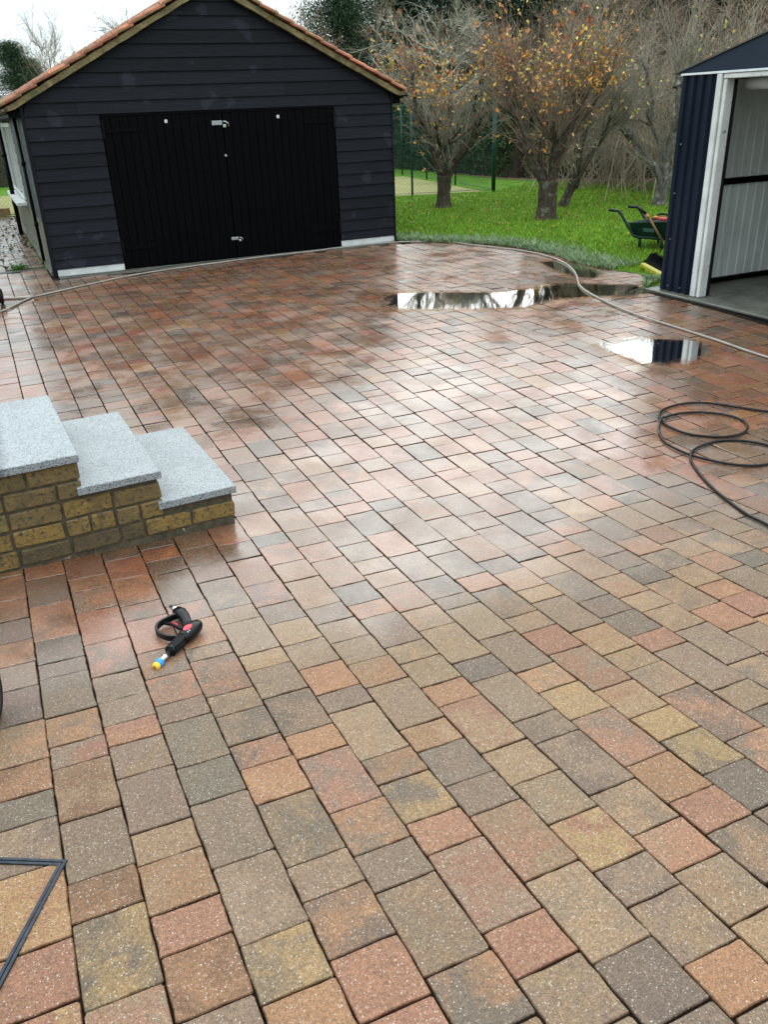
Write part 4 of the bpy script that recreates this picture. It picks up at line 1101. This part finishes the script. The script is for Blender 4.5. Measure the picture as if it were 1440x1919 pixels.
WOOD = [(33.5, 24.5, 0, 1.0, 'bare brown tree behind the space between the apple trees'), (37.0, 25, 1, .95, 'bare tree directly behind the stout apple tree'),
        (39.3, 21.2, 1, .88, 'bare tree with a pale trunk at the lawn edge'), (41.2, 24, 2, 1.0, 'bushy bare tree right of the pale trunk'),
        (43.6, 20.0, 0, .85, 'bare tree behind the lichened apple tree'), (45.6, 23, 2, 1.0, 'reddish bare tree above the shed roof edge'),
        (47.6, 20, 1, .9, 'bare tree rising behind the shed roof'), (50.0, 22, 0, 1.0, 'bare tree at the right edge above the shed roof'),
        (31.0, 32, 2, 1.05, 'reddish bare tree far behind the court fence'), (35.5, 33, 1, 1.05, 'tall bare tree deep in the wood'),
        (40.3, 30, 0, 1.1, 'tall bare tree deep in the wood right of centre'), (46.8, 28, 1, 1.05, 'tall bare tree deep in the wood above the shed'),
        (53.0, 24, 2, 1.0, 'bare tree hidden mostly behind the shed'), (11.2, 40, 0, .95, 'bare tree peeping over the left garage roof slope'),
        (19.9, 52, 2, 1.0, 'far reddish bare tree over the right garage roof slope'), (22.3, 36, 0, .78, 'bare tree just above the right garage roof slope'),
        (24.6, 30, 1, .62, 'low bare tree by the garage eaves'), (5.6, 75, 2, 1.05, 'far bare tree beside the small pines on the left')]
used = [False] * 3
def TH(D, h): return (1.9 + D * .112) / h      # crowns end a little above the photo's upper edge
for azd, D, k, s, lab in WOOD:
    far_ = 1.0 if (D > 36 or 'pale trunk at' in lab) else (1.9 if azd < 38 else 1.55)
    D *= far_; s *= far_
    loc = polar(azd, D); rz = (azd * 37) % 6.283
    if not used[k]:
        used[k] = True; place(protos[k], loc, rz, (s * 1.05, TH(D, 6.2))); tag(protos[k], lab, 'tree', GR)
    else:
        copy_tree(protos[k], loc, rz, (s * 1.05, TH(D, 6.2)), lab)
# bare undergrowth filling the wood edge
def thicket(name, seed, n, H, twig):
    r = random.Random(seed); S = []
    for _ in range(n):
        p = Vector((r.gauss(0, .55), r.gauss(0, .4), 0)); d = Vector((r.gauss(0, .35), r.gauss(0, .3), 1))
        st_ = wander(r, p, d, H * r.uniform(.6, 1.1), 5, .10, .02); add_poly(S, st_, .009, .003)
        twiggy(r, S, st_, 9, .25, .7, .5, .0038, .02, 2)
    V, F = prisms(S); return np_mesh(name, V, F, twig)
th0 = thicket('bare_shrub', 7, 55, 2.3, MAT['twig_tan'])
SHR = [(38.2, 20.3, .9, 'bare shrub left of the pale trunk'),
       (40.4, 20.8, 1.0, 'bare shrub right of the pale trunk'), (41.8, 19.5, 1.0, 'bare shrub left of the lichened tree'), (44.4, 18.8, 1.1, 'bare shrub right of the lichened tree'), (46.3, 19.6, 1.2, 'bare shrub beside the shed edge'), (48.5, 18.5, 1.2, 'bare shrub behind the shed')]
for i, (azd, D, s, lab) in enumerate(SHR):
    if i == 0: o = th0
    else: o = th0.copy(); COL.objects.link(o)
    o.location = polar(azd, D); o.rotation_euler = (0, 0, i * 1.3); o.scale = (s * 1.3, s * 1.3, s); tag(o, lab, 'shrub', 'bare shrubs along the wood edge')

# evergreens
EVG = np.array([(.014, .034, .014), (.028, .056, .022), (.045, .075, .036), (.008, .018, .009)])
def evergreen(name, seed, H, Rr, nclump, per, rag=.5, leaf=.16):
    r = random.Random(seed); W = MB(); root = empty(name, (0, 0, 0))
    W.tube([(0, 0, -.1), (.05, .02, H * .5), (0, .05, H * .95)], [.16, .10, .03], 8); P = []
    for _ in range(nclump):
        q = r.uniform(.06, 1) ** 1.15; z = H * q; rr = Rr * (1.04 - q) ** .75 * r.uniform(.25, 1.15); a = r.uniform(0, 6.283)
        c = Vector((math.cos(a) * rr, math.sin(a) * rr, z)); W.tube([(0, 0, z - .3), c], [.025, .008], 4)
        for _k in range(per):
            e = rv(r, 1); P.append((c.x + e.x * .42 * rag * 2, c.y + e.y * .42 * rag * 2, c.z + e.z * .22))
    W.build('trunk', MAT['bark'], root)
    P = np.array(P); n = len(P)
    V, F, C = leaf_quads(P, G.uniform(leaf * .7, leaf * 1.5, n), EVG[G.choice(4, n)] * G.uniform(.8, 1.25, (n, 1)), 0, .35)
    np_mesh('crown', V, F, MAT['leaf'], root, cols={'ca': C}); return root
pine = evergreen('pine_tree', 61, 7.6, 2.7, 300, 210, .5, .10)
place(pine, polar(22.6, 58), 0, (1.35, 1.36)); tag(pine, 'dark green pine standing over the right roof slope', 'tree', 'evergreens in the distance')
EG = [(26.3, 50, .95, 'dark pine behind the pale spreading tree'), (30.5, 50, 1.0, 'dark evergreen seen through the pale bare branches'), (34.6, 48, 1.0, 'dark evergreen behind the stout apple tree'), (38.6, 45, .95, 'dark evergreen above the pale trunk'), (42.4, 46, 1.0, 'dark evergreen behind the lichened apple tree'),
      (45.2, 44, 1.0, 'dark evergreen above the shed edge'), (48.6, 42, 1.0, 'dark evergreen behind the shed roof'), (3.6, 84, 1.0, 'small far pine at the left edge of the sky'), (4.6, 92, .9, 'smaller far pine next to the one at the left edge'), (52, 42, 1.0, 'dark evergreen far right behind the shed')]
for azd, D, s, lab in EG:
    k_ = 1.32 if D < 60 else 1.0
    v_ = .5 + .5 * math.sin(azd * 5.3)
    copy_tree(pine, polar(azd, D * k_), azd * 1.7, (s * (1.45 + .6 * v_) * k_ if D < 60 else s * (1 + .3 * v_), s * (.95 + .25 * (1 - v_)) * k_ if D < 60 else s), lab)

# hedge
def hedge(pts, H, T, n, label):
    root = empty('hedge', (pts[0][0], pts[0][1], 0)); tag(root, label, 'hedge')
    P = []; core = MB(); Pv = [Vector(p) for p in pts]; tl = [(b - a).length for a, b in zip(Pv, Pv[1:])]
    for a, b in zip(Pv, Pv[1:]):
        d = (b - a).normalized(); s = Vector((-d.y, d.x)) * T * .36
        q = [a - s, b - s, b + s, a + s]
        core.add([(p.x, p.y, 0) for p in q] + [(p.x, p.y, H * .9) for p in q], [(3, 2, 1, 0), (4, 5, 6, 7), (0, 1, 5, 4), (1, 2, 6, 5), (2, 3, 7, 6), (3, 0, 4, 7)])
        m = int(n * (b - a).length / sum(tl))
        u = G.random(m); z = G.random(m) ** .8 * H; w = G.choice([-1, 1], m) * (T * .5) * (1 + G.normal(0, .10, m)) * (1.0 - .35 * (z / H) ** 3)
        top = G.random(m) < .2; w = np.where(top, G.uniform(-.45, .45, m) * T, w); z = np.where(top, H * (1 + G.normal(0, .04, m)), z)
        P.append(np.stack([a.x + (b.x - a.x) * u + (-d.y) * w, a.y + (b.y - a.y) * u + d.x * w, z], 1))
    core.build('hedge_core', MAT['soil'], root)
    P = np.concatenate(P); m = len(P)
    V, F, C = leaf_quads(P, G.uniform(.06, .13, m), np.array([(.018, .042, .012), (.030, .060, .016), (.045, .075, .022), (.012, .025, .010)])[G.choice(4, m)] * G.uniform(.8, 1.2, (m, 1)), 0, .5)
    tag(np_mesh('foliage', V, F, MAT['leaf'], root, cols={'ca': C}), kind='stuff')
hedge([(12.6, 31), (12.95, 24.5), (13.15, 19.2), (14.6, 17.6), (17.2, 14.5), (20, 10.5)], 1.72, 1.0, 52000, 'dark green clipped hedge beyond the court and lawn')
hedge([(-14, 30), (2, 30), (12.3, 31)], 1.3, 1.0, 9000, 'low far hedge beyond the tennis court behind the garage')

# ------------------------------------------------------------------ hoses
def smooth(pts, seg=6):
    P = [Vector(p) for p in pts]; out = []
    for i in range(len(P) - 1):
        p0, p1, p2, p3 = P[max(i - 1, 0)], P[i], P[i + 1], P[min(i + 2, len(P) - 1)]
        for s in range(seg):
            q = s / seg; out.append(.5 * ((2 * p1) + (-p0 + p2) * q + (2 * p0 - 5 * p1 + 4 * p2 - p3) * q * q + (-p0 + 3 * p1 - 3 * p2 + p3) * q ** 3))
    out.append(P[-1]); return out
def lay(pts, r_, lift=None, seg=6):
    o = []
    for i, p in enumerate(smooth(pts, seg)):
        z = ground_z(p.x, p.y) + r_ + .003 + (lift(i / (len(pts) - 1) / seg) if lift else 0); o.append((p.x, p.y, z))
    return o
HOSE = [(-.02, 10.15), (.06, 10.12), (.34, 10.05), (.64, 10.22), (1.04, 10.46), (1.46, 10.70), (1.93, 10.86), (2.51, 10.96), (3.23, 11.06), (3.51, 11.08), (4.22, 11.10), (4.38, 11.15), (4.74, 11.14), (5.28, 11.12), (5.73, 10.89), (6.0, 10.67), (6.05, 10.36), (6.21, 9.82), (6.35, 9.31), (6.35, 8.78), (6.25, 8.31), (6.06, 7.88), (5.87, 7.55), (5.56, 7.09), (5.39, 6.71), (5.22, 6.14), (5.15, 5.72), (5.14, 5.4), (5.16, 4.8), (5.17, 4.27), (5.3, 3.4), (5.6, 2.6)]
o = MB().tube(lay(HOSE, .0092), .0092, 10).build('garden_hose', MAT['hose_beige'], None, True); tag(o, 'long beige garden hose snaking from the garage corner across the drive', 'hose')
o = MB().tube(lay([(.33, 10.03), (.21, 9.81), (.07, 9.53), (-.1, 9.3)], .009), .009, 8).build('garden_hose', MAT['hose_beige'], None, True); tag(o, 'short thin hose tail branching off by the garage corner', 'hose')
COIL = [(4.9, 3.0), (4.55, 3.25), (4.294, 3.482), (4.198, 3.61), (4.12, 3.722), (4.047, 3.795), (3.944, 3.838), (3.81, 3.836), (3.706, 3.804), (3.633, 3.74), (3.585, 3.66), (3.561, 3.565), (3.572, 3.444), (3.627, 3.366), (3.701, 3.306), (3.782, 3.282), (3.877, 3.288), (3.97, 3.343), (4.028, 3.431), (4.029, 3.52), (3.993, 3.596), (3.917, 3.663), (3.822, 3.709), (3.7, 3.717), (3.603, 3.68), (3.517, 3.613), (3.421, 3.497), (3.364, 3.387), (3.348, 3.279), (3.353, 3.18), (3.385, 3.077), (3.442, 2.972), (3.527, 2.896), (3.617, 2.872), (3.74, 2.88), (3.83, 2.96), (3.84, 3.06), (3.806, 3.153), (3.743, 3.218), (3.653, 3.259), (3.517, 3.253), (3.42, 3.222), (3.33, 3.152), (3.272, 3.077), (3.194, 2.94), (3.111, 2.763), (3.053, 2.598), (3.007, 2.451), (2.992, 2.315), (2.94, 2.098), (2.85, 1.85), (2.7, 1.6), (2.55, 1.2)]
CS = smooth([(a, b) for a, b in COIL], 5); cz = []
rad = .0075
for i, p in enumerate(CS):
    lift = 0
    for j, q in enumerate(CS):
        if j < i - 8 and (p - q).length < .035: lift = max(lift, .016 * (1 - ((p - q).length / .035) ** 2))
    cz.append((p.x, p.y, ground_z(p.x, p.y) + rad + .003 + lift))
o = MB().tube(cz, rad, 8).build('pressure_hose', MAT['hose_black'], None, True); tag(o, 'thin black pressure hose lying in loose loops', 'hose')

# ------------------------------------------------------------------ pressure washer gun lying on the blocks
GZ = ground_z(.32, 2.6)
gun = empty('spray_gun', (.34, 2.62, GZ)); tag(gun, 'black pressure washer gun with red button and blue and yellow nozzle', 'spray gun')
gd = Vector((.738, .675, 0)).normalized(); gp = Vector((.215, 2.47, GZ + .019))
def ax(s, dz=0): return gp + gd * s + Vector((0, 0, dz))
def lathe(mb, prof, n=16):
    pts = [ax(s, dz) for s, rr, dz in prof]; mb.tube(pts, [rr for s, rr, dz in prof], n); return mb
noz = lathe(MB(), [(-.004, .0105, -.004), (.0, .0145, -.004), (.010, .0145, -.003), (.014, .012, -.003)]).build('nozzle_tip', MAT['yellow'], gun, True)
lathe(MB(), [(-.0052, .006, -.004), (-.0035, .006, -.004)]).build('nozzle_bore', MAT['timber'], noz)
lathe(MB(), [(.0135, .0135, -.003), (.016, .0165, -.003), (.030, .0165, -.002), (.034, .013, -.002)]).build('quick_collar', MAT['blue'], gun, True)
lathe(MB(), [(.033, .0095, -.002), (.050, .0095, 0), (.052, .011, 0), (.062, .011, 0), (.064, .0095, 0), (.092, .0095, .002)]).build('lance_tube', MAT['steel'], gun, True)
gp_ = MB(); lathe(gp_, [(.086, .018, .003), (.088, .0225, .003), (.096, .0225, .003), (.099, .0195, .004), (.172, .0205, .006), (.176, .017, .006)], 20)
for k in range(10):
    a = 2 * math.pi * k / 10; u = gd.cross(Vector((0, 0, 1))).normalized()
    o1 = u * math.cos(a) * .0195 + Vector((0, 0, math.sin(a) * .0195))
    gp_.tube([ax(.102, .004) + o1, ax(.170, .006) + o1], .0028, 5)
gp_.build('grip_sleeve', MAT['plastic_black'], gun, True)
# body: flattened loft along the axis
sec = [(.160, .021, .017), (.175, .027, .020), (.200, .030, .022), (.232, .029, .022), (.255, .025, .020), (.270, .018, .016), (.276, .010, .010)]
V = []; F = []; nS = 14; sd = gd.cross(Vector((0, 0, 1))).normalized()
for s, wv, hv in sec:
    c = ax(s, .006)
    for k in range(nS):
        a = 2 * math.pi * k / nS; ca_, sa_ = math.cos(a), math.sin(a)
        V.append(c + sd * wv * math.copysign(abs(ca_) ** .7, ca_) + Vector((0, 0, hv * math.copysign(abs(sa_) ** .7, sa_))))
for i in range(len(sec) - 1):
    F += [(i * nS + k, i * nS + (k + 1) % nS, (i + 1) * nS + (k + 1) % nS, (i + 1) * nS + k) for k in range(nS)]
F += [tuple(range(nS - 1, -1, -1)), tuple(range((len(sec) - 1) * nS, len(sec) * nS))]
body = MB().add(V, F).build('gun_body', MAT['plastic_black'], gun, True)
c = ax(.208, .0285) + sd * -.004
V = [c + gd * .021 * math.cos(a) + sd * .0135 * math.sin(a) for a in [2 * math.pi * k / 20 for k in range(20)]]
V = [v - Vector((0, 0, .004)) for v in V] + [v for v in V]
MB().add(V, [tuple(range(19, -1, -1)), tuple(range(20, 40))] + [(k, (k + 1) % 20, 20 + (k + 1) % 20, 20 + k) for k in range(20)]).build('red_badge', MAT['red'], body)
for dx in (-.004, .006):      # two small moulded marks below the badge
    q = ax(.188 + dx, .0266) + sd * .014; MB().box(-.002, .002, -.004, .004, 0, .001, 0, Matrix.Translation(q)).build('moulded_mark', MAT['galv'], body)
hp = [(.372, 2.640), (.376, 2.680), (.377, 2.725), (.370, 2.765), (.360, 2.790)]
V = []; F = []
for i, (x, y) in enumerate(hp):
    a = Vector((hp[max(i - 1, 0)][0], hp[max(i - 1, 0)][1], 0)); b = Vector((hp[min(i + 1, 4)][0], hp[min(i + 1, 4)][1], 0)); t_ = (b - a).normalized(); sdv = Vector((t_.y, -t_.x, 0))
    wv = (.020, .019, .021, .024, .019)[i]; hv = (.016, .016, .017, .018, .015)[i]
    for k in range(12):
        an = 2 * math.pi * k / 12; V.append(Vector((x, y, GZ + .020)) + sdv * wv * math.copysign(abs(math.cos(an)) ** .6, math.cos(an)) + Vector((0, 0, hv * math.copysign(abs(math.sin(an)) ** .6, math.sin(an)))))
for i in range(4): F += [(i * 12 + k, i * 12 + (k + 1) % 12, (i + 1) * 12 + (k + 1) % 12, (i + 1) * 12 + k) for k in range(12)]
F += [tuple(range(11, -1, -1)), tuple(range(48, 60))]
MB().add(V, F).build('handle', MAT['plastic_black'], gun, True)
MB().tube([(.361, 2.785, GZ + .021), (.354, 2.808, GZ + .022), (.352, 2.812, GZ + .022), (.346, 2.828, GZ + .022)], [.012, .012, .0085, .0085], 12).build('inlet_connector', MAT['steel'], gun, True)
loop = smooth([(.352, 2.606), (.322, 2.606), (.288, 2.628), (.266, 2.668), (.264, 2.702), (.284, 2.732), (.318, 2.748), (.352, 2.756), (.368, 2.757)], 4)
gl_ = MB(); n = len(loop); V = []; F = []
for i, p in enumerate(loop):
    a, b = loop[max(i - 1, 0)], loop[min(i + 1, n - 1)]; t_ = (b - a); t_ = Vector((t_.x, t_.y)).normalized(); nv = Vector((t_.y, -t_.x)) * .0045
    for sgn, z in ((1, .006), (1, .030), (-1, .030), (-1, .006)): V.append((p.x + nv.x * sgn, p.y + nv.y * sgn, GZ + z))
for i in range(n - 1): F += [(i * 4 + k, i * 4 + (k + 1) % 4, i * 4 + 4 + (k + 1) % 4, i * 4 + 4 + k) for k in range(4)]
F += [(3, 2, 1, 0), ((n - 1) * 4, (n - 1) * 4 + 1, (n - 1) * 4 + 2, (n - 1) * 4 + 3)]
MB().add(V, F).build('trigger_guard', MAT['plastic_black'], gun)
tr_ = MB().tube([(.360, 2.640, GZ + .02), (.345, 2.664, GZ + .02), (.326, 2.702, GZ + .02), (.300, 2.722, GZ + .02)], [.008, .009, .0085, .006], 8).build('trigger', MAT['plastic_black'], gun, True)
MB().tube([(.341, 2.672, GZ + .029), (.325, 2.704, GZ + .0285)], .0035, 6).build('trigger_strip', MAT['red'], tr_, True)

# ------------------------------------------------------------------ wheelbarrow
WB = Vector((7.585, 8.535, 0)); wa = Vector((.31, -.95, 0)).normalized(); wb_ = Vector((.95, .31, 0)).normalized()
def L3(u, w, z): return WB + wa * u + wb_ * w + Vector((0, 0, z * .90))
bar = empty('wheelbarrow', tuple(WB)); tag(bar, 'dark green wheelbarrow half hidden behind the shed', 'wheelbarrow')
for w0, w1 in ((.0, .19), (.46, .27)):
    MB().tube(smooth([L3(-.43, w0 - .03, .515), L3(-.33, w0 - .03, .51), L3(-.28, w0 - .02, .475), L3(-.10, w0, .215), L3(-.04, w0, .178), L3(.06, w0 + (w1 - w0) * .1, .170), L3(.45, w0 + (w1 - w0) * .5, .165), L3(.86, w1, .15)], 4), .0185, 8).build('handle_tube', MAT['green_paint'], bar, True)
    MB().tube([L3(-.45, w0 - .03, .515), L3(-.37, w0 - .03, .512)], .019, 8).build('hand_grip', MAT['rubber'], bar, True)
    for u in (0, .31):
        MB().tube([L3(u, w0 + .02, .17), L3(u + .01, w0 + .02, -.0)], .018, 8).build('leg', MAT['green_paint'], bar, True)
# tray
T0 = [(-.145, -.03), (.70, -.03), (.70, .49), (-.145, .49)]; Tz = [.355, .44, .44, .355]; B0 = [(-.08, .03), (.52, .05), (.52, .41), (-.08, .43)]
V = [L3(u, w, z) for (u, w), z in zip(T0, Tz)] + [L3(u, w, .175) for u, w in B0]
Vi = [L3(u + (.012 if u < .2 else -.012), w + (.012 if w < .2 else -.012), z - .001) for (u, w), z in zip(T0, Tz)] + [L3(u, w, .20) for u, w in B0]
F = [(0, 1, 5, 4), (1, 2, 6, 5), (2, 3, 7, 6), (3, 0, 4, 7), (4, 5, 6, 7)]
m = MB().add(V, F).add(Vi, [f[::-1] for f in F]); m.add(V[:4] + Vi[:4], [(0, 4, 5, 1), (1, 5, 6, 2), (2, 6, 7, 3), (3, 7, 4, 0)])
m.build('tray', MAT['green_paint'], bar)
MB().tube([L3(u, w, z) for (u, w), z in zip(T0, Tz)], .009, 6, True).build('tray_rim', MAT['green_paint'], bar)
V = [L3(.04, .008, .30), (L3(.20, .012, .30)), L3(.20, .020, .25), L3(.05, .022, .25)]
V = [v - wb_ * .012 for v in V]
MB().add(V + [v - wb_ * .002 for v in V], [(3, 2, 1, 0), (4, 5, 6, 7), (0, 1, 5, 4), (1, 2, 6, 5), (2, 3, 7, 6), (3, 0, 4, 7)]).build('faded_sticker', plain('faded_green_label', (.05, .10, .09), .6), bar)
wt = MB(); ring = []
MB().tube([L3(.88, .23, .15) + wa * .125 * math.cos(a) + Vector((0, 0, .125 * math.sin(a))) for a in [2 * math.pi * k / 20 for k in range(20)]], .032, 8, True).build('tyre', MAT['rubber'], bar, True)
MB().tube([L3(.88, .19, .15), L3(.88, .27, .15)], .06, 14).build('wheel_hub', MAT['galv'], bar)
# load of soil
V = []; F = []; rs = random.Random(6); NU, NW = 12, 8
for j in range(NW + 1):
    for i in range(NU + 1):
        u = -.10 + .74 * i / NU; w = .01 + .44 * j / NW; h = .315 + .09 * math.sin(math.pi * i / NU) * math.sin(math.pi * j / NW) + rs.uniform(-.012, .012); V.append(L3(u, w, h))
for j in range(NW):
    for i in range(NU): a = j * (NU + 1) + i; F.append((a, a + 1, a + NU + 2, a + NU + 1))
o = MB().add(V, F).build('soil_heap', MAT['soil']); tag(o, 'heap of dark soil filling the green wheelbarrow', 'soil')
tl = empty('hand_tool', tuple(L3(.36, -.05, .16))); tag(tl, 'wooden tool with black grip leaning on the wheelbarrow side', 'tool')
MB().tube([L3(-.04, -.05, .585), L3(.10, -.05, .50)], .019, 10).build('grip', MAT['rubber'], tl, True)
MB().tube([L3(.095, -.05, .505), L3(.12, -.05, .485), L3(.37, -.055, .15)], [.013, .014, .016], 8).build('shaft', MAT['timber'], tl, True)
MB().tube([L3(.11, -.05, .49), L3(.145, -.05, .447)], .019, 8).build('collar', MAT['orange'], tl, True)
gv_ = empty('work_gloves', tuple(L3(.24, .12, .40))); tag(gv_, 'red and orange bundle lying on the soil in the wheelbarrow', 'bundle')
def lump(name, c, s, mat, seed):
    r = random.Random(seed); V = []; F = []; nu, nv = 12, 7
    for j in range(nv + 1):
        for i in range(nu):
            a = 2 * math.pi * i / nu; b = math.pi * j / nv; k = 1 + r.uniform(-.14, .14)
            V.append(c + wa * s[0] * k * math.cos(a) * math.sin(b) + wb_ * s[1] * k * math.sin(a) * math.sin(b) + Vector((0, 0, s[2] * math.cos(b))))
    for j in range(nv): F += [(j * nu + i, (j + 1) * nu + i, (j + 1) * nu + (i + 1) % nu, j * nu + (i + 1) % nu) for i in range(nu)]
    MB().add(V, F).build(name, mat, gv_, True)
lump('orange_roll', L3(.16, .10, .435), (.045, .04, .026), MAT['orange'], 1); lump('red_pad', L3(.26, .09, .425), (.065, .04, .024), MAT['red'], 2)
MB().tube(smooth([L3(.15, .10, .46), L3(.22, .12, .485), L3(.31, .12, .475), L3(.37, .10, .43)], 4), .013, 7).build('black_strap', MAT['rubber'], gv_, True)

# ------------------------------------------------------------------ broom head on the ground
ba = Vector((6.795, 7.53, 0)); bb = Vector((6.50, 6.86, 0)); bd = (bb - ba).normalized(); bn = Vector((bd.y, -bd.x, 0)); BL = (bb - ba).length
if bn.dot(Vector((-1, -1, 0))) < 0: bn = -bn          # towards the camera
br = empty('broom', tuple((ba + bb) / 2)); tag(br, 'yellow and black yard broom head lying at the shed corner', 'broom')
def B3(s, w, z): return ba + bd * s + bn * w + Vector((0, 0, z))
V = [B3(.06, 0, .012), B3(BL, 0, .012), B3(BL, .06, .012), B3(.06, .06, .012), B3(.05, 0, .062), B3(BL, 0, .062), B3(BL, .05, .055), B3(.06, .05, .055)]
MB().add(V, [(3, 2, 1, 0), (4, 5, 6, 7), (0, 1, 5, 4), (1, 2, 6, 5), (2, 3, 7, 6), (3, 0, 4, 7)]).build('broom_stock', MAT['lemon'], br)
bm_ = MB(); rb = random.Random(9)
bm_.add([B3(.0, -.012, .02), B3(BL, -.012, .02), B3(BL, -.09, .10), B3(.0, -.09, .10), B3(.0, -.005, .072), B3(BL, -.005, .072), B3(BL, -.075, .125), B3(.0, -.075, .125)], [(3, 2, 1, 0), (4, 5, 6, 7), (0, 1, 5, 4), (1, 2, 6, 5), (2, 3, 7, 6), (3, 0, 4, 7)])
for row in range(6):
    for i in range(64):
        s = .01 + (BL - .01) * i / 63; w = -.012 - row * .004; z = .03 + row * .012
        tip = B3(s + rb.uniform(-.03, .03), -.11 + rb.uniform(-.03, .01) , z + .065 + rb.uniform(-.02, .025)); base = B3(s, w, z)
        bm_.tube([base, base.lerp(tip, .6) + Vector((0, 0, .006)), tip], [.007, .006, .002], 4, False, False)
bm_.build('bristles', MAT['bristle'], br)
MB().tube([B3(BL * .5, -.02, .05), B3(BL * .5, -.9, .10)], .013, 8).build('broom_handle', MAT['timber'], br, True)

# ------------------------------------------------------------------ machines at the left edge
def cart(name, x, y, label, cat, wr, facing, s=1.0):
    """small wheeled machine; the wheel edge shows at the photo's left border"""
    z0 = ground_z(x, y); root = empty(name, (x, y, z0)); tag(root, label, cat)
    M = Matrix.Translation((x, y, z0)) @ Matrix.Rotation(facing, 4, 'Z')
    for sy in (-1, 1):
        c = Vector((0, sy * .16 * s, wr))
        tyre = MB().tube([M @ (c + Vector((math.cos(a) * (wr - .022), 0, math.sin(a) * (wr - .022)))) for a in [2 * math.pi * k / 24 for k in range(24)]], .022, 8, True).build('tyre', MAT['rubber'], root, True)
        MB().tube([M @ (c + Vector((0, -.02, 0))), M @ (c + Vector((0, .02, 0)))], wr * .72, 18).build('wheel_disc', MAT['plastic_black'], root)
    MB().tube([M @ Vector((0, -.16 * s, wr)), M @ Vector((0, .16 * s, wr))], .01, 8).build('axle', MAT['steel'], root)
    MB().box(-.14 * s, .16 * s, -.12 * s, .12 * s, .05, .30 * s, .03, M).build('housing', MAT['plastic_black'], root)
    MB().tube([M @ Vector((-.10 * s, -.11 * s, .2)), M @ Vector((-.16 * s, -.11 * s, .62 * s)), M @ Vector((-.16 * s, .11 * s, .62 * s)), M @ Vector((-.10 * s, .11 * s, .2))], .011, 8).build('push_bar', MAT['steel'], root, True)
    MB().tube([M @ Vector((.16 * s, 0, .2)), M @ Vector((.20 * s, 0, .2))], .02, 10).build('hose_coupling', MAT['galv'], root)
cart('pressure_washer', -.423, 2.42, 'black wheel edge of a pressure washer cut off beside the brick steps', 'pressure washer', .105, R(78), .8)
cart('hose_cart', -.085, 9.88, 'small black wheeled hose cart at the left edge by the garage', 'hose cart', .085, R(85), .7)
